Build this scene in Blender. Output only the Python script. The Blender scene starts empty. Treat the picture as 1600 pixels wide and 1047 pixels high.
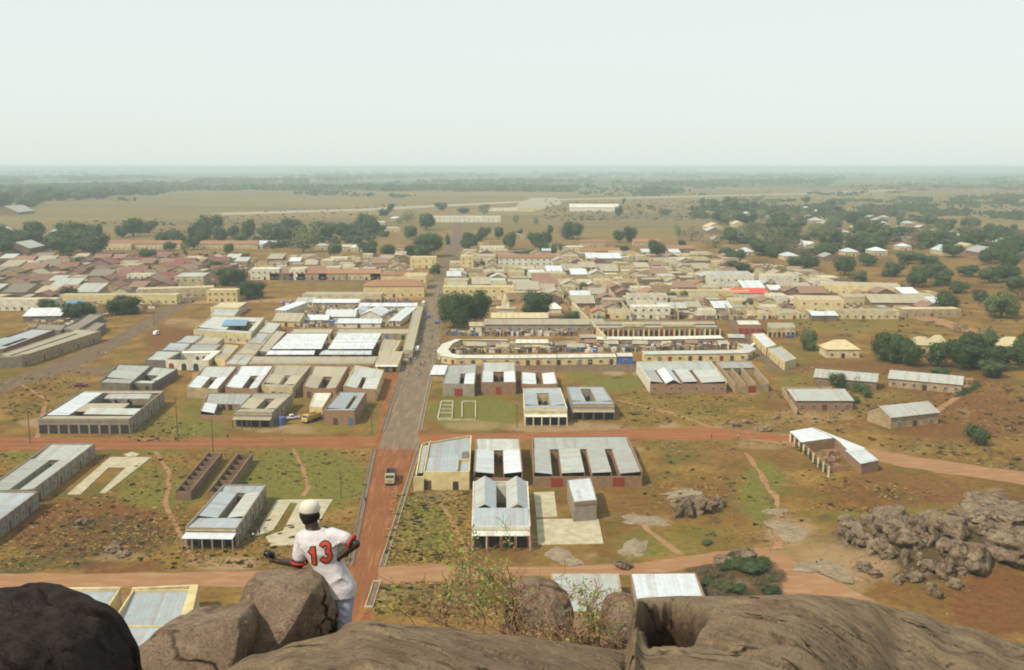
import bpy, math, random
import numpy as np
from mathutils import Vector, Matrix, noise
from mathutils.bvhtree import BVHTree

S = bpy.context.scene
COL = S.collection
RN = random.Random(11)
rad = math.radians

# ------------------------------------------------------------------ camera, sky, sun, exposure
EYE = 85.0                     # metres above the plain
FPX = 1555.0                   # focal length in photo pixels (1600 wide)
PITCH = rad(9.6)
cam = bpy.data.cameras.new('camera'); camo = bpy.data.objects.new('camera', cam); COL.objects.link(camo)
camo.location = (0, 0, EYE); camo.rotation_euler = (rad(90) - PITCH, 0, 0)
cam.sensor_width = 36; cam.lens = 36 * FPX / 1600; cam.clip_start = 0.1; cam.clip_end = 300000
S.camera = camo

SUN_EL, SUN_AZ = 48.0, 232.0   # azimuth clockwise from +Y (view direction)
wd = bpy.data.worlds.new('World'); S.world = wd; wd.use_nodes = True
nt = wd.node_tree; nt.nodes.clear()
sky = nt.nodes.new('ShaderNodeTexSky'); sky.sky_type = 'NISHITA'; sky.sun_disc = False
sky.sun_elevation = rad(SUN_EL); sky.sun_rotation = rad(SUN_AZ)
sky.air_density = 1.0; sky.dust_density = 6.0; sky.ozone_density = 1.0; sky.altitude = 1100
bg = nt.nodes.new('ShaderNodeBackground'); bg.inputs['Strength'].default_value = 0.13
veil = nt.nodes.new('ShaderNodeMix'); veil.data_type = 'RGBA'; veil.inputs[0].default_value = 0.80
veil.inputs[7].default_value = (7.1, 7.65, 7.15, 1)       # even high haze veiling the blue
out = nt.nodes.new('ShaderNodeOutputWorld')
nt.links.new(sky.outputs[0], veil.inputs[6]); nt.links.new(veil.outputs[2], bg.inputs[0]); nt.links.new(bg.outputs[0], out.inputs[0])

sl = bpy.data.lights.new('sun', 'SUN'); sl.energy = 4.8; sl.angle = rad(1.5); sl.color = (1, 0.90, 0.72)
so = bpy.data.objects.new('sun', sl); COL.objects.link(so)
az, el = rad(SUN_AZ), rad(SUN_EL)
sd = Vector((math.sin(az) * math.cos(el), math.cos(az) * math.cos(el), math.sin(el)))
so.rotation_euler = sd.to_track_quat('Z', 'Y').to_euler()
S.view_settings.view_transform = 'Standard'; S.view_settings.look = 'None'
S.view_settings.exposure = 0.0; S.view_settings.gamma = 1; S.view_settings.use_curve_mapping = False
S.render.engine = 'CYCLES'
S.cycles.max_bounces = 6; S.cycles.diffuse_bounces = 3; S.cycles.volume_bounces = 1; S.cycles.glossy_bounces = 2
S.cycles.use_denoising = True; S.cycles.use_adaptive_sampling = True
S.cycles.filter_width = 1.9

# ------------------------------------------------------------------ photo geometry -> places on the plain
cp, sp = math.cos(PITCH), math.sin(PITCH)
def G(px, py, h=0.0):
    u = (px - 800) / FPX; v = (523.5 - py) / FPX
    dz = -sp + v * cp; t = (h - EYE) / dz
    return Vector((u * t, (cp + v * sp) * t, h))
def Wp(px, py, dep):
    u = (px - 800) / FPX; v = (523.5 - py) / FPX
    return Vector((u * dep, (cp + v * sp) * dep, EYE + (-sp + v * cp) * dep))
def mpp(px, py):               # metres per photo pixel at that ground point
    p = G(px, py); return (p.y * cp + (EYE - p.z) * sp) / FPX

# ------------------------------------------------------------------ materials
MATS = {}
def mat(name, c, c2=None, scale=1.0, rough=0.85, bump=0.0, metal=0.0, var=0.0, detail=4, bscale=None, spec=0.3, contrast=(0.35, 0.65), stretch=None):
    if name in MATS: return MATS[name]
    m = bpy.data.materials.new(name); m.use_nodes = True; n = m.node_tree.nodes; L = m.node_tree.links
    b = n['Principled BSDF']; b.inputs['Roughness'].default_value = rough; b.inputs['Metallic'].default_value = metal
    b.inputs['Specular IOR Level'].default_value = spec
    geo = n.new('ShaderNodeNewGeometry'); vec = geo.outputs['Position']
    if stretch:
        mp = n.new('ShaderNodeMapping'); mp.inputs['Scale'].default_value = stretch; L.new(vec, mp.inputs[0]); vec = mp.outputs[0]
    col = None
    if c2 is not None:
        t = n.new('ShaderNodeTexNoise'); t.inputs['Scale'].default_value = scale; t.inputs['Detail'].default_value = detail
        t.inputs['Roughness'].default_value = 0.65
        L.new(vec, t.inputs['Vector'])
        r = n.new('ShaderNodeMapRange'); r.inputs[1].default_value = contrast[0]; r.inputs[2].default_value = contrast[1]
        L.new(t.outputs[0], r.inputs[0])
        mx = n.new('ShaderNodeMix'); mx.data_type = 'RGBA'; mx.inputs[6].default_value = (*c, 1); mx.inputs[7].default_value = (*c2, 1)
        L.new(r.outputs[0], mx.inputs[0]); col = mx.outputs[2]
    if var:
        oi = n.new('ShaderNodeObjectInfo'); hs = n.new('ShaderNodeHueSaturation')
        r2 = n.new('ShaderNodeMapRange'); r2.inputs[3].default_value = 1 - var; r2.inputs[4].default_value = 1 + var
        L.new(oi.outputs['Random'], r2.inputs[0]); L.new(r2.outputs[0], hs.inputs['Value'])
        if col: L.new(col, hs.inputs['Color'])
        else: hs.inputs['Color'].default_value = (*c, 1)
        col = hs.outputs[0]
    if col: L.new(col, b.inputs['Base Color'])
    else: b.inputs['Base Color'].default_value = (*c, 1)
    if bump:
        t2 = n.new('ShaderNodeTexNoise'); t2.inputs['Scale'].default_value = bscale or scale * 3; t2.inputs['Detail'].default_value = 5
        L.new(vec, t2.inputs['Vector'])
        bp = n.new('ShaderNodeBump'); bp.inputs['Strength'].default_value = 1; bp.inputs['Distance'].default_value = bump
        L.new(t2.outputs[0], bp.inputs['Height']); L.new(bp.outputs[0], b.inputs['Normal'])
    MATS[name] = m; return m

# walls (real-world base colours)
WALL = {
 'cement': mat('wall_cement', (.27,.235,.185), (.19,.16,.125), .5, var=.08),
 'dark':   mat('wall_dark_cement', (.10,.085,.07), (.16,.135,.11), .4),
 'cream':  mat('wall_cream', (.52,.44,.26), (.31,.25,.15), .45, var=.10),
 'yellow': mat('wall_yellow', (.58,.48,.25), (.42,.33,.16), .45, var=.06),
 'white':  mat('wall_white', (.62,.59,.50), (.42,.38,.30), .5, var=.05),
 'brick':  mat('wall_brick', (.27,.165,.10), (.20,.12,.075), .8, var=.08),
 'tan':    mat('wall_tan', (.37,.28,.165), (.23,.165,.10), .5, var=.10),
 'brown':  mat('wall_brown', (.20,.13,.085), (.14,.09,.06), .5, var=.10),
 'pink':   mat('wall_pink', (.46,.33,.24), (.36,.25,.18), .5),
 'blue':   mat('wall_blue', (.05,.11,.33), None), 'aqua': mat('wall_aqua', (.20,.40,.42), None),
}
def tin(name, c, k=.86):
    d = tuple(x * k * .86 + r_ * .05 for x, r_ in zip(c, (1.3,.8,.5))); e = tuple(min(1, x * 1.12) for x in c)
    r = dict(rough=.55, spec=.35, var=.13)
    q = tuple(x * .62 + r_ * .045 for x, r_ in zip(c, (1.6,.9,.5)))
    return [mat(name, c, d, .35, contrast=(.42,.6), **r), mat(name + '_dull', d, q, .5, contrast=(.45,.6), **r), mat(name + '_fresh', e, d, .5, **r)]
ROOF = {
 'bright': tin('tin_bright', (.47,.525,.56), .92), 'grey': tin('tin_grey', (.29,.31,.295)), 'pale': tin('tin_pale', (.365,.395,.37)),
 'blue': tin('tin_bluish', (.27,.315,.345)), 'tan': tin('tin_tan', (.31,.28,.20)), 'rust': tin('tin_rust', (.20,.11,.075), .8),
 'maroon': tin('tin_maroon', (.155,.055,.042), .75), 'tile': tin('tile_orange', (.25,.12,.06), .85), 'cyan': tin('tin_sky_blue', (.10,.25,.40)),
 'cream': tin('roof_cream', (.46,.39,.23), .85), 'white': tin('roof_white', (.54,.54,.48), .92), 'dark': tin('tin_dark', (.16,.14,.11), .85),
 'red': tin('roof_red', (.50,.035,.03), .9),
}
M_CONC = mat('concrete_slab', (.42,.38,.27), (.30,.26,.17), .4, var=.05)
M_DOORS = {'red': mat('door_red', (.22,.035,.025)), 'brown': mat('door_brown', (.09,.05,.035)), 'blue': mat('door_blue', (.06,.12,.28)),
           'dark': mat('dark_door_bay_shade', (.035,.03,.028)), 'green': mat('door_green', (.05,.14,.09)), 'grey': mat('door_grey', (.18,.17,.16))}
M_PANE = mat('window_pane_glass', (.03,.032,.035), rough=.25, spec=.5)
M_FRAME = mat('window_frame_paint', (.36,.32,.24))
M_POST = mat('timber_post', (.13,.09,.06), (.09,.06,.04), 2)
M_BARK = mat('bark', (.13,.095,.065), (.08,.06,.04), 1.2, bump=.05)
LEAF = {
 'dark': mat('leaf_dark_green', (.026,.048,.014), (.046,.072,.020), .45, var=.22, contrast=(.3,.7)),
 'mid':  mat('leaf_mid_green', (.042,.064,.022), (.072,.095,.034), .4, var=.22, contrast=(.3,.7)),
 'pale': mat('leaf_pale_green', (.10,.125,.045), (.15,.16,.07), .4, var=.2),
 'dry':  mat('leaf_dry_brown', (.10,.08,.045), (.14,.105,.06), .4, var=.2),
 'red':  mat('leaf_flame_red', (.16,.05,.03), (.09,.08,.03), .5),
}
M_SHRUBLEAF = mat('leaf_bright_green', (.12,.20,.03), (.20,.28,.05), 3)
M_TWIG = mat('twig', (.24,.15,.08), (.16,.10,.06), 5)
def rock_mat(name, c1, c2, c3, sc=1.0, bump=.06, dark=None, crack=0):
    """weathered granite: broad tone change, dark lichen and water stains, crystal speckle, pitted relief"""
    m = bpy.data.materials.new(name); m.use_nodes = True; n = m.node_tree.nodes; L = m.node_tree.links
    b = n['Principled BSDF']; b.inputs['Roughness'].default_value = .93; b.inputs['Specular IOR Level'].default_value = .15
    geo = n.new('ShaderNodeNewGeometry')
    def ns(s_, det=6, ro=.65, st=(1,1,1), dist=0):
        mp = n.new('ShaderNodeMapping'); mp.inputs['Scale'].default_value = st; L.new(geo.outputs['Position'], mp.inputs[0])
        t = n.new('ShaderNodeTexNoise'); t.inputs['Scale'].default_value = s_*sc; t.inputs['Detail'].default_value = det; t.inputs['Roughness'].default_value = ro; t.inputs['Distortion'].default_value = dist
        L.new(mp.outputs[0], t.inputs['Vector']); return t.outputs[0]
    def rg(x, a, b_, d=1):
        q = n.new('ShaderNodeMapRange'); q.inputs[1].default_value = a; q.inputs[2].default_value = b_; q.inputs[4].default_value = d; L.new(x, q.inputs[0]); return q.outputs[0]
    def mx(f, A, B):
        x = n.new('ShaderNodeMix'); x.data_type = 'RGBA'; L.new(f, x.inputs[0])
        for k, q in ((6, A), (7, B)):
            if isinstance(q, tuple): x.inputs[k].default_value = (*q, 1)
            else: L.new(q, x.inputs[k])
        return x.outputs[2]
    col = mx(rg(ns(.9, 7, .6), .38, .62), c1, c2)
    col = mx(rg(ns(2.2, 8, .72, (1,1,.6), .6), .50, .64, .8), col, c3)
    col = mx(rg(ns(6.5, 6, .75), .54, .68, .65), col, tuple(x*1.35 for x in c1))
    col = mx(rg(ns(26, 3, .7), .52, .66, .5), col, tuple(x*.55 for x in c3))
    if crack:
        mp = n.new('ShaderNodeMapping'); mp.inputs['Scale'].default_value = (1, 1.5, 1.5); mp.inputs['Rotation'].default_value = (0, 0, .5); L.new(geo.outputs['Position'], mp.inputs[0])
        dn = n.new('ShaderNodeTexNoise'); dn.inputs['Scale'].default_value = 2.2*crack; dn.inputs['Detail'].default_value = 5; L.new(mp.outputs[0], dn.inputs['Vector'])
        ad = n.new('ShaderNodeVectorMath'); ad.operation = 'MULTIPLY_ADD'; ad.inputs[1].default_value = (.9/crack,)*3; L.new(dn.outputs['Color'], ad.inputs[0]); L.new(mp.outputs[0], ad.inputs[2])
        vo = n.new('ShaderNodeTexVoronoi'); vo.feature = 'DISTANCE_TO_EDGE'; vo.inputs['Scale'].default_value = .75*crack; L.new(ad.outputs[0], vo.inputs['Vector'])
        ck = rg(vo.outputs['Distance'], .035, .004); gate = rg(ns(1.1, 3), .46, .60); mm = n.new('ShaderNodeMath'); mm.operation = 'MULTIPLY'; L.new(ck, mm.inputs[0]); L.new(gate, mm.inputs[1])
        col = mx(mm.outputs[0], col, tuple(x*.28 for x in c3)); crk = mm.outputs[0]
        col = mx(rg(ns(4.2, 5, .8, (1,1,1), .4), .63, .70, .8), col, tuple(min(.6, x*1.55) for x in c1))
    if dark:
        a = n.new('ShaderNodeAttribute'); a.attribute_name = 'soil_shade'; col = mx(a.outputs['Fac'], col, dark)  # dark earth and recess shade painted into the hollow's colour
    L.new(col, b.inputs['Base Color'])
    b1 = n.new('ShaderNodeBump'); b1.inputs['Distance'].default_value = bump*2.2; L.new(ns(1.6, 9, .68, (1,1,1.5), .4), b1.inputs['Height'])
    b2 = n.new('ShaderNodeBump'); b2.inputs['Distance'].default_value = bump*.45; L.new(ns(9, 6, .7), b2.inputs['Height']); L.new(b1.outputs[0], b2.inputs['Normal'])
    if crack:
        b3 = n.new('ShaderNodeBump'); b3.invert = True; b3.inputs['Distance'].default_value = .05/crack; L.new(crk, b3.inputs['Height']); L.new(b2.outputs[0], b3.inputs['Normal']); L.new(b3.outputs[0], b.inputs['Normal'])
    else: L.new(b2.outputs[0], b.inputs['Normal'])
    return m
M_ROCK = rock_mat('granite', (.40,.30,.21), (.30,.215,.15), (.15,.105,.08), 1.6, .16, crack=1.0)
M_BOULDER = rock_mat('granite_pale', (.33,.25,.165), (.20,.14,.09), (.055,.035,.025), .34, .6, crack=.22)
M_OUTCROP = rock_mat('bare_rock_sheet', (.30,.245,.165), (.225,.17,.11), (.15,.105,.065), .4, .2)
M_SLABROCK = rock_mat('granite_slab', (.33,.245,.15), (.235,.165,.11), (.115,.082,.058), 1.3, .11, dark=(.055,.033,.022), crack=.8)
M_DARKROCK = rock_mat('granite_black', (.055,.040,.036), (.030,.021,.020), (.014,.010,.010), 1.3, .08, crack=1.2)  # near-black tones for the bottom-left boulder
M_SOIL = mat('loose_soil', (.30,.15,.07), (.20,.11,.06), .5, bump=.1)

# ------------------------------------------------------------------ mesh helpers
class MB:
    def __init__(s): s.v = []; s.f = []; s.m = []
    def add(s, vs, fs, mi=0):
        k = len(s.v); s.v += [tuple(a) for a in vs]
        for i, f in enumerate(fs):
            s.f.append(tuple(k + j for j in f)); s.m.append(mi[i] if isinstance(mi, (list, tuple)) else mi)
        return s
    def prism(s, poly, z0, z1, mi=0):
        n = len(poly)
        vs = [(p[0], p[1], z0) for p in poly] + [(p[0], p[1], z1) for p in poly]
        fs = [tuple(range(n - 1, -1, -1)), tuple(range(n, 2 * n))] + [(i, (i + 1) % n, n + (i + 1) % n, n + i) for i in range(n)]
        return s.add(vs, fs, mi)
    def seg(s, a, b, w, z0, z1, mi=0, za=None):   # wall along a-b, thickness w
        d = Vector((b[0] - a[0], b[1] - a[1])); L = d.length or 1; nx, ny = -d.y / L * w / 2, d.x / L * w / 2
        return s.prism([(a[0]-nx, a[1]-ny), (b[0]-nx, b[1]-ny), (b[0]+nx, b[1]+ny), (a[0]+nx, a[1]+ny)], z0, z1, mi)
    def box(s, c, d, mi=0, rz=0):
        x, y, z = c; a, b, h = d[0]/2, d[1]/2, d[2]; co, si = math.cos(rz), math.sin(rz)
        return s.prism([(x+co*i-si*j, y+si*i+co*j) for i, j in ((-a,-b),(a,-b),(a,b),(-a,b))], z, z + h, mi)
    def tube(s, pts, rs, n=6, mi=0, caps=True):
        pts = [Vector(p) for p in pts]; rings = []
        for i, p in enumerate(pts):
            d = (pts[min(i+1, len(pts)-1)] - pts[max(i-1, 0)]).normalized()
            a = d.cross(Vector((0, 0, 1)));
            if a.length < .1: a = d.cross(Vector((1, 0, 0)))
            a.normalize(); b = d.cross(a)
            rings.append([p + (a * math.cos(2*math.pi*k/n) + b * math.sin(2*math.pi*k/n)) * rs[i] for k in range(n)])
        vs = [q for r in rings for q in r]
        fs = [(i*n+k, i*n+(k+1) % n, (i+1)*n+(k+1) % n, (i+1)*n+k) for i in range(len(pts)-1) for k in range(n)]
        if caps: fs += [tuple(range(n-1, -1, -1)), tuple(range((len(pts)-1)*n, len(pts)*n))]
        return s.add(vs, fs, mi)
    def build(s, name, mats, parent=None, origin=None, smooth=False):
        o0 = Vector(origin) if origin is not None else (parent.location.copy() if parent else Vector((0,0,0)))
        me = bpy.data.meshes.new(name)
        me.from_pydata([(a[0]-o0.x, a[1]-o0.y, a[2]-o0.z) for a in s.v], [], s.f)
        if not isinstance(mats, (list, tuple)): mats = [mats]
        for m in mats: me.materials.append(m)
        if len(mats) > 1: me.polygons.foreach_set('material_index', s.m)
        if smooth: me.polygons.foreach_set('use_smooth', [True] * len(s.f))
        me.update()
        ob = bpy.data.objects.new(name, me); COL.objects.link(ob)
        if parent: ob.parent = parent
        else: ob.location = o0
        return ob

def tag(o, label=None, cat=None, group=None, kind=None):
    if label: o['label'] = label
    if cat: o['category'] = cat
    if group: o['group'] = group
    if kind: o['kind'] = kind
    return o
def thing(name, label, cat, loc, group=None):
    o = bpy.data.objects.new(name, None); o.location = loc; o.empty_display_size = .5; COL.objects.link(o)
    return tag(o, label, cat, group)
def inst(name, me, parent, loc=(0,0,0), rz=0, sc=(1,1,1)):
    o = bpy.data.objects.new(name, me); COL.objects.link(o); o.parent = parent
    o.location = loc; o.rotation_euler = (0, 0, rz); o.scale = sc; return o
ONES = 'zeroth first second third fourth fifth sixth seventh eighth ninth tenth eleventh twelfth thirteenth fourteenth fifteenth sixteenth seventeenth eighteenth nineteenth'.split()
TENS = {2:('twenty','twentieth'),3:('thirty','thirtieth'),4:('forty','fortieth'),5:('fifty','fiftieth'),6:('sixty','sixtieth'),7:('seventy','seventieth'),8:('eighty','eightieth'),9:('ninety','ninetieth')}
def nth(i):
    if i < 20: return ONES[i]
    if i > 99: return 'hundred-and-' + nth(i - 100) if i > 100 else 'hundredth'
    t, o = divmod(i, 10); return TENS[t][1] if o == 0 else TENS[t][0] + '-' + ONES[o]

# shared unit openings: x across, y = outward normal is -y, z up
def unit_window():
    m = MB(); t = .10
    for a, b, c, d in ((-.5,.5,0,t),(-.5,.5,1-t,1),(-.5,-.5+t,t,1-t),(.5-t,.5,t,1-t),(-.03,.03,t,1-t)):
        m.add([(a,-.09,c),(b,-.09,c),(b,-.09,d),(a,-.09,d),(a,.1,c),(b,.1,c),(b,.1,d),(a,.1,d)], [(0,1,2,3),(0,3,7,4),(1,5,6,2),(3,2,6,7),(0,4,5,1)])
    f = m.build('window', M_FRAME); me = f.data; bpy.data.objects.remove(f)
    m = MB().add([(-.42,-.03,.08),(.42,-.03,.08),(.42,-.03,.92),(-.42,-.03,.92)], [(0,1,2,3)])
    p = m.build('pane', M_PANE); pe = p.data; bpy.data.objects.remove(p); return me, pe
WIN_ME, PANE_ME = unit_window()
DOOR_ME = {}
for k, m_ in M_DOORS.items():
    d = MB().add([(-.5,-.05,0),(.5,-.05,0),(.5,-.05,1),(-.5,-.05,1),(-.5,.1,0),(.5,.1,0),(.5,.1,1),(-.5,.1,1)], [(0,1,2,3),(0,3,7,4),(1,5,6,2),(3,2,6,7)])
    d.add([(-.02,-.07,0),(.02,-.07,0),(.02,-.07,1),(-.02,-.07,1)], [(0,1,2,3)])
    o_ = d.build('door', m_); DOOR_ME[k] = o_.data; bpy.data.objects.remove(o_)
def opening(root, a, b, t, z, w, h, kind, pane=False):
    d = Vector((b[0]-a[0], b[1]-a[1])); n = Vector((d.y, -d.x)).normalized()
    p = Vector((a[0]+d.x*t, a[1]+d.y*t)) + n * .16
    rz = math.atan2(d.y, d.x)
    me = WIN_ME if kind == 'window' else DOOR_ME[kind]
    o = inst('window' if kind == 'window' else 'door', me, root, (p.x-root.location.x, p.y-root.location.y, z), rz, (w, 1, h))
    if kind == 'window':
        inst('pane', PANE_ME, o)
    return o

def roof_patch(m, A, B, C, D, zA, zB, zC, zD, strip=.95, rib=.035):
    """A-B near/eaves edge split in strips, D-C the opposite edge; closed thin sheet with raised ribs."""
    A, B, C, D = [Vector((p[0], p[1])) for p in (A, B, C, D)]
    n = max(2, min(40, int((B - A).length / strip)))
    top, bot = [], []
    for i in range(n * 2 + 1):
        t = i / (n * 2); z = rib if i % 2 else 0
        p = A.lerp(B, t); q = D.lerp(C, t)
        top += [(p.x, p.y, zA+(zB-zA)*t+z), (q.x, q.y, zD+(zC-zD)*t+z)]
        bot += [(p.x, p.y, zA+(zB-zA)*t-.07), (q.x, q.y, zD+(zC-zD)*t-.07)]
    k = len(top); fs = []; mi = []
    for i in range(n * 2):
        a = i * 2; c = RN.choice((0,0,0,1,2)) if i % 2 == 0 else c
        fs += [(a, a+2, a+3, a+1), (k+a, k+a+1, k+a+3, k+a+2), (a, k+a, k+a+2, a+2), (a+1, a+3, k+a+3, k+a+1)]; mi += [c] * 4
    e = n * 4
    fs += [(0, 1, k+1, k), (e, k+e, k+e+1, e+1)]; mi += [0, 0]
    m.add(top + bot, fs, mi)

ALLB = []      # footprints, to keep trees and scrub off buildings
def note(poly): ALLB.append([(p[0], p[1]) for p in poly])

def compound(name, label, cat, quad, h, wall='cement', roof='grey', near=.25, far=.25, wings=((0,.35),(.65,1)), front=(), side=0,
             fh=None, veranda=None, wing_roofs=None, group=None, rise=.55, parapet=.25, lside=0, fascia=None, walls_only=False, swall=None, band=None):
    """A shop house round a yard. quad: near-left, near-right, far-right, far-left corners of the wall tops in photo pixels."""
    A, B, C, D = [G(x, y, h) for x, y in quad]
    cen = (A+B+C+D) / 4; note([A, B, C, D])
    P = lambda u, v: (A.lerp(B, u)).lerp(D.lerp(C, u), v)
    root = thing(name, label, cat, (cen.x, cen.y, 0), group)
    wm = WALL[wall]; sm = WALL[swall or wall]; rm = ROOF[roof]
    fh = fh if fh is not None else h
    w = .3
    MB().seg(P(0,0), P(1,0), w, 0, fh).build('front_wall', wm, root)
    for (p, q) in ((P(1,0), P(1,1)), (P(0,1), P(0,0))):
        d = (q - p).normalized() * .16
        MB().seg(p + d, q - d, w, 0, h - .02).build('side_wall', sm, root)
    MB().seg(P(1,1), P(0,1), w, 0, h - .01).build('back_wall', sm, root)
    e = .012
    def patch(u0, u1, v0, v1, zn, zf, along='v', rmat=None, nm='roof'):
        m = MB(); u0, u1 = max(u0, e), min(u1, 1-e); v0, v1 = max(v0, e), min(v1, 1-e)
        if along == 'v': roof_patch(m, P(u0,v0), P(u1,v0), P(u1,v1), P(u0,v1), zn, zn, zf, zf)
        else: roof_patch(m, P(u0,v1), P(u0,v0), P(u1,v0), P(u1,v1), zn, zn, zf, zf)
        return m.build(nm, rmat or rm, root)
    zo, zi = h - parapet, h - parapet - rise
    if not walls_only:
        if near > 0:
            patch(0, 1, 0, near, zo, zi)
            if near < .95: MB().seg(P(.01,near-.01), P(.99,near-.01), .2, 0, zi-.1).build('yard_wall', wm, root)
        if far > 0:
            patch(0, 1, 1-far, 1, zi, zo)
            MB().seg(P(.01,1-far+.01), P(.99,1-far+.01), .2, 0, zi-.1).build('yard_wall', wm, root)
            for t in (.42, .58): opening(root, P(0,1-far), P(1,1-far), t, 0, 1, 2.1, 'dark')
        for i, (a, b) in enumerate(wings):
            rr = ROOF[wing_roofs[i]] if wing_roofs and wing_roofs[i] else rm
            n0, f0 = near + (.01 if near else .0), 1 - far - .01
            if a < .02: patch(a, b, n0, f0, zo-.05, zi, 'u', rr); inner = [b]
            elif b > .98: patch(a, b, n0, f0, zi, zo-.05, 'u', rr); inner = [a]
            else: patch(a, b, n0, f0, zi+.25, zo-.05, 'u', rr); inner = [a, b]
            for t in inner: MB().seg(P(t, n0+.01), P(t, f0-.01), .2, 0, zi-.12 if t == inner[0] or len(inner)==1 else zi).build('yard_wall', wm, root)
    else:
        for (u0, v0, u1, v1) in walls_only: MB().seg(P(u0,v0), P(u1,v1), .25, 0, h*.93).build('partition_wall', wm, root)
    # front openings: list of kinds evenly spaced
    n = len(front)
    for i, k in enumerate(front):
        if not k: continue
        t = (i + .5) / n; L = (P(1,0)-P(0,0)).length / n
        if k == 'window': opening(root, P(0,0), P(1,0), t, 1.3, min(1.3, L*.6), 1.1, 'window')
        elif k.endswith('!'): opening(root, P(0,0), P(1,0), t, .02, min(3.2, L*.8), min(2.9, fh-.4), k[:-1])  # wide dark panel paints the shade of an open bay; red ones are gates
        else: opening(root, P(0,0), P(1,0), t, .02, min(1.5, L*.62), 2.3, k)
    for cnt, p, q in ((side, P(1,0), P(1,1)), (lside, P(0,1), P(0,0))):
        for i in range(cnt):
            t = (i + .5) / cnt
            opening(root, p, q, t, 1.2 if i % 3 else .02, 1.1, 1.1 if i % 3 else 2.1, 'window' if i % 3 else 'brown')
            if cnt > 4:
                dd = (q-p); nn = Vector((dd.y, -dd.x, 0)).normalized(); s = p + dd*((i+1)/cnt) + nn*.2
                if i < cnt-1: MB().box((s.x, s.y, 0), (.35, .3, h-.05), rz=math.atan2(dd.y, dd.x)).build('pilaster', sm, root)
    if fascia:
        f0 = MB(); dd = (P(1,0)-P(0,0)).normalized(); nn = Vector((dd.y, -dd.x, 0))*.22
        f0.seg(P(0,0)+nn-dd*.1, P(1,0)+nn+dd*.1, .12, fascia[0], fascia[1]); f0.build('fascia', WALL[fascia[2]], root)
    if veranda:     # depth, outer z, roof key, posts, flat?
        dp, z1, rk, npost = veranda[:4]; dd = (P(1,0)-P(0,0)); nn = Vector((dd.y, -dd.x, 0)).normalized()
        a, b = P(0,0) + nn*dp, P(1,0) + nn*dp; a2, b2 = P(0,0) + nn*.16, P(1,0) + nn*.16
        m = MB(); roof_patch(m, a, b, b2, a2, z1, z1, z1+.35, z1+.35); m.build('veranda_roof', ROOF[rk], root)
        for i in range(npost):
            q = a.lerp(b, (i+.02) / (npost-1+.04) if npost > 1 else .5) - nn*.2
            MB().box((q.x, q.y, 0), (.28, .28, z1-.08), rz=math.atan2(dd.y, dd.x)).build('post', WALL[veranda[4]] if len(veranda) > 4 else M_POST, root)
    if band:
        dd = (P(1,0)-P(0,0)).normalized(); nn = Vector((dd.y, -dd.x, 0))*.24
        MB().seg(P(0,0)+nn, P(1,0)+nn, .12, band[0], band[1]).build('moulding', WALL[band[2]], root)
    return root, P

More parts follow.
